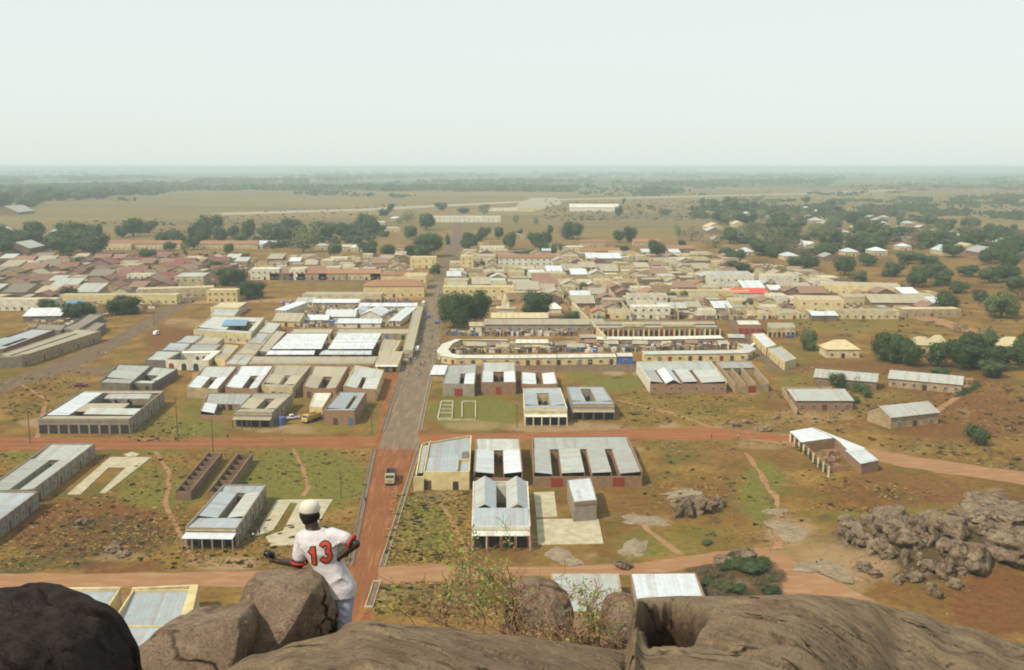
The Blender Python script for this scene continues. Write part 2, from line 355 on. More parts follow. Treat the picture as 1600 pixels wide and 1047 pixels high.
def house(name, label, cat, c, wx, wy, h, rz, style='gable', wall='cream', roof='grey', wins=3, door='brown', group=None, yard=False, ridge=None, storeys=1, extra=False):
    """Free-standing building; c ground centre, wx across the view, wy deep."""
    co, si = math.cos(rz), math.sin(rz)
    Q = lambda x, y: Vector((c[0]+co*x-si*y, c[1]+si*x+co*y, 0))
    a, b = wx/2, wy/2; A, B, C, D = Q(-a,-b), Q(a,-b), Q(a,b), Q(-a,b); note([A,B,C,D])
    root = thing(name, label, cat, (c[0], c[1], 0), group)
    wm = WALL[wall]; rm = ROOF[roof]; z3 = lambda p, z: (p[0], p[1], z)
    if style == 'court':
        t_ = .28; m = MB()
        for i_, (p, q) in enumerate(((A,B),(B,C),(C,D),(D,A))): m.seg(p, q, t_, 0, h*(1, .93, .97, .9)[i_])
        m.seg(Q(-a,-b+wy*.38), Q(a,-b+wy*.38), t_, 0, h*.8); m.seg(Q(a*.15,-b+wy*.38), Q(a*.15,b), t_, 0, h*.72); m.build('wall', wm, root)
        m = MB(); e = .2; roof_patch(m, Q(-a+e,-b+e), Q(a-e,-b+e), Q(a-e,-b+wy*.38), Q(-a+e,-b+wy*.38), h-.25, h-.25, h-.7, h-.7, strip=1.2); m.build('roof', rm, root)
        if RN.random() < .7: m = MB(); x0, x1 = (a*.15, a-e) if RN.random() < .5 else (-a+e, a*.1); roof_patch(m, Q(x0,0), Q(x1,0), Q(x1,b-e), Q(x0,b-e), h-.6, h-.6, h-.35, h-.35, strip=1.2); m.build('roof', ROOF[RN.choice(('tan','grey','rust','cream'))], root)
    elif style == 'flat':
        par = .45
        m = MB()
        vs = [z3(p, z) for z in (0, h+par) for p in (A,B,C,D)] + [z3(p.lerp((A+C)/2, .25/min(a,b)), z) for z in (h+par, h) for p in (A,B,C,D)]
        fs = [(0,1,5,4),(1,2,6,5),(2,3,7,6),(3,0,4,7)] + [(4+i, 4+(i+1)%4, 8+(i+1)%4, 8+i) for i in range(4)] + [(8+i, 8+(i+1)%4, 12+(i+1)%4, 12+i) for i in range(4)] + [(12,13,14,15)]
        m.add(vs, fs); m.build('wall', wm, root)
        m = MB(); e = .3; roof_patch(m, Q(-a+e,-b+e), Q(a-e,-b+e), Q(a-e,b-e), Q(-a+e,b-e), h+.12, h+.12, h+.3, h+.3, strip=1.2); m.build('roof', rm, root)
    else:
        e = .45; rd = ridge or min(wx, wy) * .22
        m = MB()
        if style == 'lean':
            m.add([z3(p,0) for p in (A,B,C,D)] + [z3(A,h),z3(B,h),z3(C,h+rd),z3(D,h+rd)], [(0,1,5,4),(1,2,6,5),(2,3,7,6),(3,0,4,7),(4,5,6,7)]); m.build('wall', wm, root)
            m = MB(); roof_patch(m, Q(-a-e,-b-e), Q(a+e,-b-e), Q(a+e,b+e), Q(-a-e,b+e), h-.02, h-.02, h+rd+.22, h+rd+.22); m.build('roof', rm, root)
        elif style == 'gable':
            if wx >= wy: E, F_ = Q(-a,0), Q(a,0); m.add([z3(p,0) for p in (A,B,C,D)] + [z3(p,h) for p in (A,B,C,D)] + [z3(E,h+rd), z3(F_,h+rd)], [(0,1,5,4),(1,2,6,9,5),(2,3,7,6),(3,0,4,8,7)])
            else: E, F_ = Q(0,-b), Q(0,b); m.add([z3(p,0) for p in (A,B,C,D)] + [z3(p,h) for p in (A,B,C,D)] + [z3(E,h+rd), z3(F_,h+rd)], [(0,1,5,8,4),(1,2,6,5),(2,3,7,9,6),(3,0,4,7)])
            m.build('wall', wm, root); m = MB()
            if wx >= wy:
                for s in (-1, 1): roof_patch(m, Q(-a-e,s*(b+e)), Q(a+e,s*(b+e)), Q(a+e,0), Q(-a-e,0), h-.1,h-.1,h+rd+.12,h+rd+.12)
            else:
                for s in (-1, 1): roof_patch(m, Q(s*(a+e),-b-e), Q(s*(a+e),b+e), Q(0,b+e), Q(0,-b-e), h-.1,h-.1,h+rd+.12,h+rd+.12)
            m.build('roof', rm, root)
        elif style == 'hip':
            m.prism([A,B,C,D], 0, h); m.build('wall', wm, root); m = MB(); k = min(a, b) * .95
            P4 = [Q(-a-e,-b-e),Q(a+e,-b-e),Q(a+e,b+e),Q(-a-e,b+e)]
            E, F_ = (Q(-a+k,0), Q(a-k,0)) if wx >= wy else (Q(0,-b+k), Q(0,b-k))
            fs = [(0,1,5,4),(1,2,5),(2,3,4,5),(3,0,4),(0,3,2,1)] if wx >= wy else [(0,1,4),(1,2,5,4),(2,3,5),(3,0,4,5),(0,3,2,1)]
            m.add([z3(p,h-.1) for p in P4] + [z3(E,h+rd), z3(F_,h+rd)], fs, 0); m.build('roof', rm, root)
    for s in range(storeys):
        zb = s * h / storeys
        for i in range(wins):
            t = (i + .5) / wins; k = 'window'
            if s == 0 and i == wins // 2 and door: k = door
            if k == 'window': opening(root, A, B, t, zb+1.1, min(1.3, wx/wins*.6), 1.1, k)
            else: opening(root, A, B, t, .02, min(1.5, wx/wins*.6), 2.1, k)
    if extra:
        for i in range(2): opening(root, B, C, (i+.5)/2, 1.1, 1.1, 1.1, 'window')
    if yard:
        y2 = b + RN.uniform(3, 7); hh = RN.uniform(1.6, 2.2)
        for p, q in ((Q(-a,b+.02), Q(-a,y2)), (Q(a,b+.02), Q(a,y2)), (Q(-a,y2+.15), Q(a,y2+.15))): MB().seg(p, q, .22, 0, hh).build('yard_wall', wm, root)
    return root

# ------------------------------------------------------------------ the plain: one sheet to the horizon, earth colours painted as vertex data
def axis(lo, hi, a, b, d0, grow):
    xs = list(np.arange(a, b + .01, d0)); d = d0
    x = b
    while x < hi: d *= grow; x = min(x + d, hi); xs.append(x)
    d = d0; x = a
    while x > lo: d *= grow; x = max(x - d, lo); xs.insert(0, x)
    return np.array(xs)
xs = axis(-50000, 50000, -260, 330, 2.6, 1.09); ys = axis(-4000, 70000, 140, 760, 2.6, 1.05)
X, Y = np.meshgrid(xs, ys); NX, NY = len(xs), len(ys)
dpt = Y * cp + EYE * sp; vis = dpt > 20
dpt = np.where(vis, dpt, 1e9)
PX = 800 + X / dpt * FPX; PY = 523.5 - (Y * sp - EYE * cp) / dpt * FPX
chan = {k: np.zeros_like(X) for k in 'grdp'}   # g green grass, r red/orange earth, d dark scrub and painted crevice shade, p pale sand/rock
def blob(ch, cx, cy, rx, ry, val=1.0):
    q = ((PX-cx)/rx)**2 + ((PY-cy)/ry)**2
    chan[ch] = np.maximum(chan[ch], val * np.clip(1.6 - 1.3*q, 0, 1) * vis) if val > 0 else chan[ch] * (1 + val*np.clip(1.6-1.3*q, 0, 1)*vis)
for b in [('g',460,750,130,55,.95),('g',250,705,60,12,.5),('g',250,760,90,40,.6),('g',60,720,60,20,.5),('g',670,820,55,60,.75),('g',740,645,80,32,1.),('g',230,665,80,25,.6),
          ('g',330,640,60,45,.55),('g',590,640,30,50,.5),('g',960,600,60,14,.9),('g',910,585,30,12,.7),('g',300,668,60,14,.8),('g',480,668,90,14,.4),
          ('g',1040,640,90,30,.35),('g',1190,770,40,60,.8),('g',1000,850,60,25,.6),('g',1110,850,80,30,.5),('g',1320,810,110,14,.6),('g',1450,800,80,14,.4),('g',1290,600,90,30,.5),('g',1380,630,80,30,.35),
          ('g',1330,505,130,16,.45),('g',190,580,50,10,.45),('g',540,450,50,12,.4),('g',620,940,60,30,.5),('g',760,930,90,25,.45),('g',880,870,60,12,.4),('g',1250,550,40,20,.5),
          ('r',130,825,150,48,1.1),('r',330,800,40,20,.4),('r',230,885,30,10,.9),('r',1500,650,160,45,.75),('r',1500,620,120,60,.6),('r',1400,575,200,14,.6),('r',1450,455,130,18,.5),('r',270,530,50,25,.8),('r',200,470,60,22,.7),('r',140,400,200,16,.55),
          ('r',1180,720,90,25,.45),('r',1000,790,60,20,.5),('r',985,830,25,30,.5),('r',1400,770,150,35,.6),('r',1440,925,90,35,.5),('r',1560,950,90,50,.9),('r',1560,760,90,40,.5),('r',800,672,26,8,.8),('r',535,765,22,14,.5),('r',160,725,30,10,.5),('r',380,730,30,16,.5),('r',1100,765,80,20,.5),('r',700,480,18,60,.5),('r',1190,505,60,30,.5),('r',1200,560,20,10,.5),
          ('d',170,840,120,40,.6),('d',70,880,90,16,.5),('d',1155,905,85,38,1.3),('d',1370,775,70,12,.5),('d',1450,870,130,55,.85),('d',640,930,60,25,.3),('d',1330,850,50,30,.5),('d',1100,700,80,16,.35),('d',1590,780,60,60,.3),('d',1480,580,120,12,.45),('d',1540,700,120,40,.3),('d',1400,590,120,18,.25),  # blob under the rock pile paints crevice shade into the soil
          ('p',190,870,60,10,.4),('p',350,880,70,14,.9),('p',60,660,40,8,.8),('p',445,672,55,10,.55),('p',1010,583,28,6,.8),('p',960,583,20,5,.8),('p',740,665,60,10,.5),('p',880,668,110,10,.75),('p',1235,830,45,30,.7),('p',1300,905,110,40,.7),('p',1250,870,90,40,.5),('p',1200,690,60,16,.6),('p',1270,650,80,14,.5),('p',700,775,40,10,.6),('p',1160,665,60,12,.5),
          ('p',940,870,70,12,.4),('p',1400,700,60,12,.35),('p',290,505,40,12,.5),('p',500,560,160,80,.35),('p',900,500,240,70,.45),('p',640,880,14,60,.4)]: blob(*b)
rb = random.Random(42)
for _ in range(150):      # worn, bare, burnt and weedy patches
    bx, by = rb.uniform(0,1600), 560+rb.random()**.7*390
    q_ = rb.uniform(.5,1.6)*(by-300)/400; blob(rb.choice('pprrddg'), bx, by, rb.uniform(6,26)*q_, rb.uniform(2,7)*q_, rb.uniform(.35,.7))
far = np.clip((Y - 1500) / 3000, 0, 1)
rgba = np.stack([chan['g'], chan['r'], chan['d'], chan['p']], -1).reshape(-1, 4)
Z = np.zeros_like(X)
hum = (PX > 985) & (PY > 690) & vis                       # broken ground round the rock pile
for (cx, cy, rx, ry, hh) in [(1345,782,50,9,2.0),(1385,775,40,8,-1.6),(1310,768,40,6,-1.2),(1310,790,28,6,-2.0),(1370,795,30,6,-2.0),(1440,870,150,60,3.5),(1560,850,90,60,4.0),(1150,900,70,22,1.5),(1105,805,60,18,1.6),(1240,775,60,12,1.2),(1180,720,110,16,.8),(1340,765,30,5,-1.5),(1420,770,26,6,-1.2)]:
    Z += hh * np.exp(-(((PX-cx)/rx)**2 + ((PY-cy)/ry)**2)*1.3) * hum
rng = np.random.RandomState(3)
gm = bpy.data.meshes.new('ground')
vts = np.stack([X, Y, Z], -1).reshape(-1, 3)
ii, jj = np.meshgrid(np.arange(NX-1), np.arange(NY-1)); a = (jj*NX + ii).ravel()
fcs = np.stack([a, a+1, a+1+NX, a+NX], -1)
gm.from_pydata(vts.tolist(), [], fcs.tolist()); gm.polygons.foreach_set('use_smooth', [True]*len(fcs))
at = gm.color_attributes.new('earth', 'FLOAT_COLOR', 'POINT'); at.data.foreach_set('color', rgba.astype(np.float32).ravel())
go = bpy.data.objects.new('ground', gm); COL.objects.link(go); tag(go, kind='structure')

def ground_material():
    m = bpy.data.materials.new('savanna_ground'); m.use_nodes = True; n = m.node_tree.nodes; L = m.node_tree.links
    b = n['Principled BSDF']; b.inputs['Roughness'].default_value = .95; b.inputs['Specular IOR Level'].default_value = .1
    geo = n.new('ShaderNodeNewGeometry'); pos = geo.outputs['Position']
    def noise_(sc, det=5, ro=.6, st=None):
        v = pos
        if st: mp = n.new('ShaderNodeMapping'); mp.inputs['Scale'].default_value = st; L.new(pos, mp.inputs[0]); v = mp.outputs[0]
        t = n.new('ShaderNodeTexNoise'); t.inputs['Scale'].default_value = sc; t.inputs['Detail'].default_value = det; t.inputs['Roughness'].default_value = ro; L.new(v, t.inputs['Vector']); return t.outputs[0]
    def rng_(x, a, b_, c=0, d=1):
        r = n.new('ShaderNodeMapRange'); r.inputs[1].default_value = a; r.inputs[2].default_value = b_; r.inputs[3].default_value = c; r.inputs[4].default_value = d; L.new(x, r.inputs[0]); return r.outputs[0]
    def mix(f, A, B):
        x = n.new('ShaderNodeMix'); x.data_type = 'RGBA'
        L.new(f, x.inputs[0]) if not isinstance(f, float) else setattr(x.inputs[0], 'default_value', f)
        for s, q in ((6, A), (7, B)):
            if isinstance(q, tuple): x.inputs[s].default_value = (*q, 1)
            else: L.new(q, x.inputs[s])
        return x.outputs[2]
    def math_(op, A, B):
        x = n.new('ShaderNodeMath'); x.operation = op; x.use_clamp = True
        for i, q in enumerate((A, B)):
            if isinstance(q, float): x.inputs[i].default_value = q
            else: L.new(q, x.inputs[i])
        return x.outputs[0]
    at_ = n.new('ShaderNodeAttribute'); at_.attribute_name = 'earth'; sep = n.new('ShaderNodeSeparateColor'); L.new(at_.outputs['Color'], sep.inputs[0])
    big = noise_(.012, 6); med = noise_(.07, 6, .65); fine = noise_(.55, 5, .7); vf = noise_(2.2, 3, .7)
    col = mix(rng_(med, .38, .62), (.145,.080,.022), (.25,.15,.042))                     # dry grass over sandy soil
    col = mix(rng_(noise_(.022, 5, .6), .5, .66, 0, .6), col, (.15,.066,.022))              # bare red earth
    col = mix(rng_(noise_(.05, 6, .7, (1,1,1.3)), .50, .62, 0, .8), col, (.10,.088,.02))     # green-brown tufts
    col = mix(rng_(fine, .50, .68, 0, .65), col, (.07,.045,.018))
    ns = rng_(fine, .3, .7, -.22, .22); nm = rng_(med, .3, .7, -.28, .28)
    w = math_('ADD', ns, nm)
    def mask(ch): 
        x = n.new('ShaderNodeMath'); x.operation = 'ADD'; L.new(ch, x.inputs[0]); L.new(w, x.inputs[1]); return rng_(x.outputs[0], .25, .75)
    x0 = n.new('ShaderNodeMath'); x0.operation = 'ADD'; L.new(ns, x0.inputs[0]); L.new(nm, x0.inputs[1]); w = x0.outputs[0]
    def gate(ch, f):    # the mask only where something was painted
        return math_('MULTIPLY', rng_(ch, .0, .35), f)
    col = mix(gate(sep.outputs[1], mask(sep.outputs[1])), col, mix(rng_(fine, .3, .7), (.18,.078,.026), (.10,.05,.021)))
    col = mix(gate(sep.outputs[0], mask(sep.outputs[0])), col, mix(rng_(fine, .3, .7), (.175,.152,.034), (.09,.092,.020)))
    col = mix(math_('MULTIPLY', gate(sep.outputs[2], mask(sep.outputs[2])), .8), col, mix(rng_(fine, .35, .65), (.07,.042,.026), (.05,.05,.022)))
    col = mix(math_('MULTIPLY', gate(at_.outputs['Alpha'], mask(at_.outputs['Alpha'])), .9), col, mix(rng_(fine, .3, .7), (.32,.225,.125), (.24,.155,.085)))
    # open country beyond the town: straw fields in long streaks, then woodland tones
    sepp = n.new('ShaderNodeSeparateXYZ'); L.new(pos, sepp.inputs[0])
    fy = rng_(sepp.outputs[1], 900, 1500)
    field = mix(rng_(noise_(.0028, 6, .6, (.5,1.6,1)), .4, .6), (.195,.14,.055), (.125,.10,.042))
    field = mix(rng_(noise_(.011, 5, .65, (.5,1.5,1)), .52, .66, 0, .7), field, (.12,.095,.04))
    col = mix(fy, col, field)
    wood = mix(rng_(noise_(.0011, 7, .7, (.35,1.2,1)), .42, .54), (.17,.135,.065), (.04,.052,.028))
    col = mix(rng_(sepp.outputs[1], 3400, 4600), col, wood)
    L.new(col, b.inputs['Base Color'])
    bp = n.new('ShaderNodeBump'); bp.inputs['Distance'].default_value = .5; bp.inputs['Strength'].default_value = .8
    L.new(fine, bp.inputs['Height']); bp2 = n.new('ShaderNodeBump'); bp2.inputs['Distance'].default_value = .12; L.new(vf, bp2.inputs['Height']); L.new(bp.outputs[0], bp2.inputs['Normal'])
    L.new(bp2.outputs[0], b.inputs['Normal']); return m
gm.materials.append(ground_material())

def Z_at(x, y):
    i = min(max(int(np.searchsorted(xs, x))-1, 0), NX-2); j = min(max(int(np.searchsorted(ys, y))-1, 0), NY-2); u = (x-xs[i])/(xs[i+1]-xs[i]); v = (y-ys[j])/(ys[j+1]-ys[j])
    return float((Z[j,i]*(1-u)+Z[j,i+1]*u)*(1-v)+(Z[j+1,i]*(1-u)+Z[j+1,i+1]*u)*v)
# the haze over the plain
hz = MB().prism([(-52000,-4500),(52000,-4500),(52000,71000),(-52000,71000)], -8, 92)
hm = bpy.data.materials.new('haze_air'); hm.use_nodes = True; hn = hm.node_tree.nodes; hn.clear()
pv = hn.new('ShaderNodeVolumePrincipled'); pv.inputs['Density'].default_value = .000150; pv.inputs['Color'].default_value = (.64,.79,.84,1); pv.inputs['Anisotropy'].default_value = .0
ho = hn.new('ShaderNodeOutputMaterial'); hm.node_tree.links.new(pv.outputs[0], ho.inputs['Volume'])
hzo = hz.build('haze', hm); tag(hzo, kind='stuff')

# ------------------------------------------------------------------ roads, tracks, slabs
def ribbon(name, pts, z, m, jit=.6, label=None, sub=2.5):
    """pts: photo pixels (left x,y, right x,y) along the road; ragged edges."""
    Ls = [G(a, b, z) for a, b, c, d in pts]; Rs = [G(c, d, z) for a, b, c, d in pts]
    L2, R2 = [], []
    for i in range(len(pts)-1):
        n = max(1, min(160, int((Ls[i+1]-Ls[i]).length / sub)))
        for k in range(n): L2.append(Ls[i].lerp(Ls[i+1], k/n)); R2.append(Rs[i].lerp(Rs[i+1], k/n))
    L2.append(Ls[-1]); R2.append(Rs[-1]); vs = []; M_ = 4
    for i, (p, q) in enumerate(zip(L2, R2)):
        d = (q-p).normalized(); j1, j2 = [jit*(noise.noise(Vector((i*.35, s, z*100)))+.5*noise.noise(Vector((i*1.1, s+3, 0)))) for s in (1.3, 7.7)]
        p2, q2 = p - d*j1, q + d*j2
        for k in range(M_+1):
            w_ = p2.lerp(q2, k/M_); g_ = Z_at(w_.x, w_.y); vs.append(Vector((w_.x, w_.y, z + g_ + (.06 if abs(g_) > .01 else 0))))
    fs = [(i*(M_+1)+k, i*(M_+1)+k+1, (i+1)*(M_+1)+k+1, (i+1)*(M_+1)+k) for i in range(len(L2)-1) for k in range(M_)]
    mb = MB().add(vs, fs); o = mb.build(name, m); return tag(o, label, kind='structure')
def road_mat(name, c, c2, c3, st=(1, .12, 1)):
    m = mat(name, c, c2, .12, rough=.95, contrast=(.3,.7), spec=.1); n = m.node_tree.nodes; L = m.node_tree.links
    b = n['Principled BSDF']; old = b.inputs['Base Color'].links[0].from_socket
    geo = n.new('ShaderNodeNewGeometry'); mp = n.new('ShaderNodeMapping'); mp.inputs['Scale'].default_value = st; L.new(geo.outputs['Position'], mp.inputs[0])
    t = n.new('ShaderNodeTexNoise'); t.inputs['Scale'].default_value = .7; t.inputs['Detail'].default_value = 4; L.new(mp.outputs[0], t.inputs['Vector'])
    r = n.new('ShaderNodeMapRange'); r.inputs[1].default_value = .48; r.inputs[2].default_value = .66; r.inputs[4].default_value = .75; L.new(t.outputs[0], r.inputs[0])
    mx = n.new('ShaderNodeMix'); mx.data_type = 'RGBA'; mx.inputs[7].default_value = (*c3, 1); L.new(r.outputs[0], mx.inputs[0]); L.new(old, mx.inputs[6]); L.new(mx.outputs[2], b.inputs['Base Color']); return m
M_RED = road_mat('red_murram', (.225,.085,.030), (.15,.058,.024), (.27,.125,.052))
M_REDX = road_mat('red_murram_cross', (.24,.09,.035), (.20,.075,.031), (.27,.13,.058), (.12, 1, 1))
M_TANRD = road_mat('worn_tarmac', (.175,.13,.085), (.135,.10,.068), (.22,.165,.105))
M_GREYRD = road_mat('grey_tarmac', (.14,.095,.06), (.105,.072,.048), (.18,.12,.072))
M_TRACK = road_mat('sandy_track', (.275,.15,.075), (.235,.125,.065), (.31,.19,.11), (.2, .8, 1))
M_STRIP = mat('pale_airstrip', (.30,.26,.18), (.25,.22,.15), .01)
ribbon('track', [(-30,897,-30,922),(120,897,100,919),(330,893,330,917),(470,891,460,918),(555,889,535,930)], .006, M_TRACK, .8)
ribbon('track', [(590,886,575,912),(700,884,700,908),(850,886,850,900),(1000,880,1000,898),(1120,862,1130,885),(1200,862,1200,890)], .007, M_TRACK, 1.2)
ribbon('road', [(545,888,592,884),(523,960,586,958),(500,1010,585,1010)], .012, M_RED, .3)
ribbon('road', [(604,575,676,575),(586,700,653,700),(574,752,636,752),(547,884,599,880),(545,888,592,884)], .013, M_RED, .3)
ribbon('road', [(-60,684,-60,704),(200,684,200,702),(400,684,400,699),(590,682,588,699),(640,681,640,697)], .010, M_REDX, .8)
ribbon('road', [(640,680,640,694),(800,677,800,688),(960,671,960,686),(1100,668,1100,688),(1160,671,1160,685),(1240,682,1240,690)], .011, M_REDX, 1.0)
ribbon('road', [(592,702,655,702),(600,672,654,672),(627,570,676,570),(640,532,684,532),(658,480,697,480),(672,440,702,440),(690,404,718,404),(703,360,724,360)], .018, M_TANRD, .5)
ribbon('road', [(672,440,702,440),(690,404,718,404),(705,372,720,372),(712,340,722,340)], .022, M_GREYRD, .5)
M_RUT = mat('rut_soil', (.13,.052,.024), (.19,.075,.032), .3)
for i_, (a_, w_) in enumerate(((.22,.05),(.36,.04),(.52,.05),(.66,.04),(.80,.04))):
    pts_ = []
    for (x0, y0, x1, y1) in [(588,696,654,696),(586,702,653,702),(574,752,636,752),(547,884,599,880),(523,960,586,958)]:
        u_ = a_+.02*math.sin(y0*.05+i_*2); pts_.append((x0+(x1-x0)*u_, y0+(y1-y0)*u_, x0+(x1-x0)*(u_+w_), y0+(y1-y0)*(u_+w_)))
    ribbon('wheel_rut', pts_[1 if i_ % 2 else 0:], .024+.001*i_, M_RUT, .22)
for i_, (o_, k_) in enumerate(((.25,.12),(.6,.12))):
    ribbon('wheel_rut', [(x_, 684+20*o_-(x_>400)*2*o_, x_, 684+20*(o_+k_)-(x_>400)*2) for x_ in (-60,100,250,400,560)], .024+.001*i_, M_RUT, .35)
ribbon('path', [(1160,671,1160,684),(1300,690,1260,702),(1420,712,1400,728),(1520,726,1500,744),(1640,745,1640,765)], .008, M_TRACK, 1.6)
ribbon('path', [(1125,862,1130,886),(1180,858,1172,890),(1225,872,1200,908),(1275,900,1245,940),(1360,940,1320,975),(1470,985,1420,1015)], .009, M_TRACK, 1.5)
ribbon('road', [(-60,606,-60,634),(20,590,60,596),(110,556,150,562),(190,520,215,524),(250,484,272,490),(310,452,330,456),(342,432,352,434)], .010, M_GREYRD, .6)
ribbon('path', [(60,575,60,584),(120,573,120,583),(170,575,165,585),(230,578,230,588)], .014, M_GREYRD, .6)
ribbon('road', [(300,582,300,592),(640,569,640,576)], .008, M_TRACK, .5)
ribbon('road', [(672,572,672,584),(800,568,800,582),(1000,566,1000,580)], .008, M_GREYRD, .6)
ribbon('road', [(340,600,372,600),(380,560,395,560),(415,520,424,520),(452,478,458,478)], .009, M_TRACK, .4)
ribbon('road', [(1130,500,1160,500),(1150,520,1185,520),(1180,548,1225,548),(1200,580,1244,580)], .012, M_GREYRD, .6)
ribbon('road', [(440,436,440,441),(640,437,640,443)], .009, M_GREYRD, .4)
ribbon('road', [(300,470,300,475),(660,462,660,468)], .010, M_TRACK, .4)
ribbon('road', [(1400,480,1380,487),(1480,500,1460,505),(1600,540,1600,548)], .010, M_TRACK, 1.0)
ribbon('path', [(1460,640,1468,644),(1490,620,1500,622),(1510,600,1520,602),(1505,590,1520,590)], .013, M_TRACK, .5)
ribbon('path', [(240,705,246,705),(262,740,268,738),(255,790,263,790),(300,880,308,880)], .012, M_TRACK, .3)
ribbon('path', [(30,600,34,600),(70,625,76,623),(60,660,68,660),(55,684,62,684)], .012, M_TRACK, .4)
ribbon('path', [(640,780,646,780),(690,790,696,788),(720,850,727,848),(725,884,732,884)], .012, M_TRACK, .3)

ribbon('path', [(455,700,460,700),(470,730,476,730),(478,760,485,760),(470,775,478,776)], .011, M_TRACK, .3)
ribbon('path', [(960,625,964,624),(1040,645,1050,643),(1110,668,1118,668)], .013, M_TRACK, .5)
ribbon('path', [(1160,710,1166,709),(1185,740,1193,740),(1215,800,1225,800),(1205,860,1222,860)], .012, M_TRACK, .9)
ribbon('path', [(985,800,990,800),(1010,830,1018,828),(1060,868,1072,868)], .012, M_TRACK, .5)
ribbon('airstrip', [(330,333,350,336),(560,326,580,329),(900,310,900,312),(1250,302,1250,304),(1400,296,1400,298)], .02, M_STRIP, 2, sub=30)
ribbon('apron', [(800,330,830,331),(810,318,880,318),(830,309,870,309)], .03, M_STRIP, 3, sub=30)
def slab(label, px, z=.18, hole=None, cat='slab'):
    """poured floor slabs; px are outlines"""
    P0 = [G(x, y, z) for x, y in px]; c = sum(P0, Vector()) / len(P0)
    r = MB().prism(P0, 0, z).build('foundation_slab', M_CONC, None, (c.x, c.y, 0)); return tag(r, label, cat)
slab('U-shaped pale concrete floor slab on the grass near the red cross road', [(105,772),(172,714),(237,714),(165,770),(155,770),(197,730),(170,730),(126,772)])
slab('dusty concrete floor slab with grassy strip beside the man in the cap', [(398,838),(432,781),(478,780),(520,780),(478,850),(424,853),(415,838),(442,829),(465,786),(454,785),(427,828)])
slab('small square concrete slab right behind the blue-roofed twin-gable building', [(838,808),(834,769),(866,768),(871,807)])
slab('wide pale concrete slab beside the twin-gable building and the track', [(841,851),(838,811),(935,810),(943,849)], .16)
slab('round pale concrete pad at the edge of the red cross road', [(193,710),(205,706),(218,709),(212,713),(200,713)], .12)
for i, (pl, lb) in enumerate([([(547,884),(549,884),(587,702),(585,702)], 'dark stone drain along the west edge of the red main road below the crossing'),
           ([(597,886),(599,886),(657,700),(655,700)], 'pale-lipped drain along the east edge of the red main road below the crossing'),
           ([(598,674),(600,674),(628,590),(626,590)], 'drain along the west side of the tan street above the crossing'),
           ([(656,672),(658,672),(690,520),(688,520)], 'drain along the east side of the tan street above the crossing'),
           ([(576,950),(580,950),(592,910),(589,910)], 'short box culvert at the roadside just below the dirt track')]):
    p, q = G(*pl[0]), G(*pl[3]); c = (p+q)/2; r = thing('road_drain', lb, 'drain', (c.x, c.y, 0))
    d = (q-p).normalized(); nn = Vector((-d.y, d.x, 0)) * .55; ex = 1.3 if i == 4 else 1
    for s in (-1, 1): MB().seg(p+nn*s*ex, q+nn*s*ex, .26, 0, .24).build('kerb', WALL['tan'] if i not in (0, 2) else WALL['brown'], r)
    MB().seg(p, q, .75, .015, .05).build('channel_floor', WALL['dark'], r)
    if i == 4:
        for e in (p, q): MB().seg(e-nn*1.5, e+nn*1.5, .3, 0, .42).build('end_wall', M_CONC, r)
# low foundation outlines on the green plot
r = thing('foundation_walls', 'low ladder-like foundation walls on the green plot beside the tan street', 'foundation', G(700,645))
for a_, b_ in [((684,655),(690,628)),((706,655),(708,628)),((690,628),(708,628)),((684,655),(706,655)),((688,634),(708,634)),((687,640),(707,640)),((686,646),(707,646)),((722,630),(722,652)),((743,628),(743,654)),((684,657),(743,657)),((722,628),(743,628))]:
    MB().seg(G(*a_), G(*b_), .45, 0, .5).build('low_wall', M_CONC, r)

# ------------------------------------------------------------------ buildings close by (pixel corners of the wall tops: near-left, near-right, far-right, far-left)
cc = compound
cc('shop_house', 'grey shop house with pillared side wall touching the left edge below the cross road', 'shop house', [(-22,764),(54,762),(147,693),(79,693)], 4.2, 'cement', 'grey', near=0, far=.34, wings=((0,.42),(.64,1)), side=9, fh=3.8, swall='cement')
cc('shop_house', 'lower grey shop house cut by the left edge, corner of roof round dark yard', 'shop house', [(-125,832),(-25,830),(58,768),(-30,768)], 4.2, 'cement', 'blue', near=.2, far=.3, wings=((0,.3),(.62,1)), side=8)
cc('shop_house', 'shop house with long black roof slot and bright veranda below the unfinished brick walls', 'shop house', [(290,824),(369,825),(415,757),(350,757)], 4.4, 'cement', 'blue', near=.27, far=.14, wings=((0,.42),(.62,1)), side=7, veranda=(3.0,2.9,'bright',6,'cement'), front=('dark!','dark!','dark!','dark!'), band=(3.7,4.0,'cream'), wing_roofs=('blue','pale'))
# unfinished brick walls
def ruin(label, quad, h, us, stubs, wall='brown'):
    A, B, C, D = [G(x, y, h) for x, y in quad]; c = (A+B+C+D)/4
    P = lambda u, v: A.lerp(B, u).lerp(D.lerp(C, u), v); r = thing('unfinished_building', label, 'unfinished building', (c.x, c.y, 0)); note([A,B,C,D])
    for u in us: MB().seg(P(u,0), P(u,1), .3, 0, h).build('brick_wall', WALL[wall], r)
    for (u0, u1, n, hh) in stubs:
        for i in range(n+1): MB().seg(P(u0+.01, .005+.99*i/n), P(u1-.01, .005+.99*i/n), .28, 0, h*hh+RN.uniform(-.3,.1)).build('cross_wall', WALL[wall], r)
    return r
ruin('long roofless brown brick walls with many cross walls on the green plot', [(275,766),(350,768),(394,708),(326,706)], 2.6, (0,.3,.68,1), ((0,.3,8,.95),(.68,1,7,.85)))
cc('shop_house', 'long grey shop house with nine dark pillared bays facing the red cross road', 'shop house', [(59,654),(202,654),(256,610),(130,610)], 5, 'cement', 'tan', near=.13, far=.05, wings=((.02,.27),), wing_roofs=('bright',), side=6, front=['dark!']*9, band=(4.2,4.8,'cement'), rise=.3)
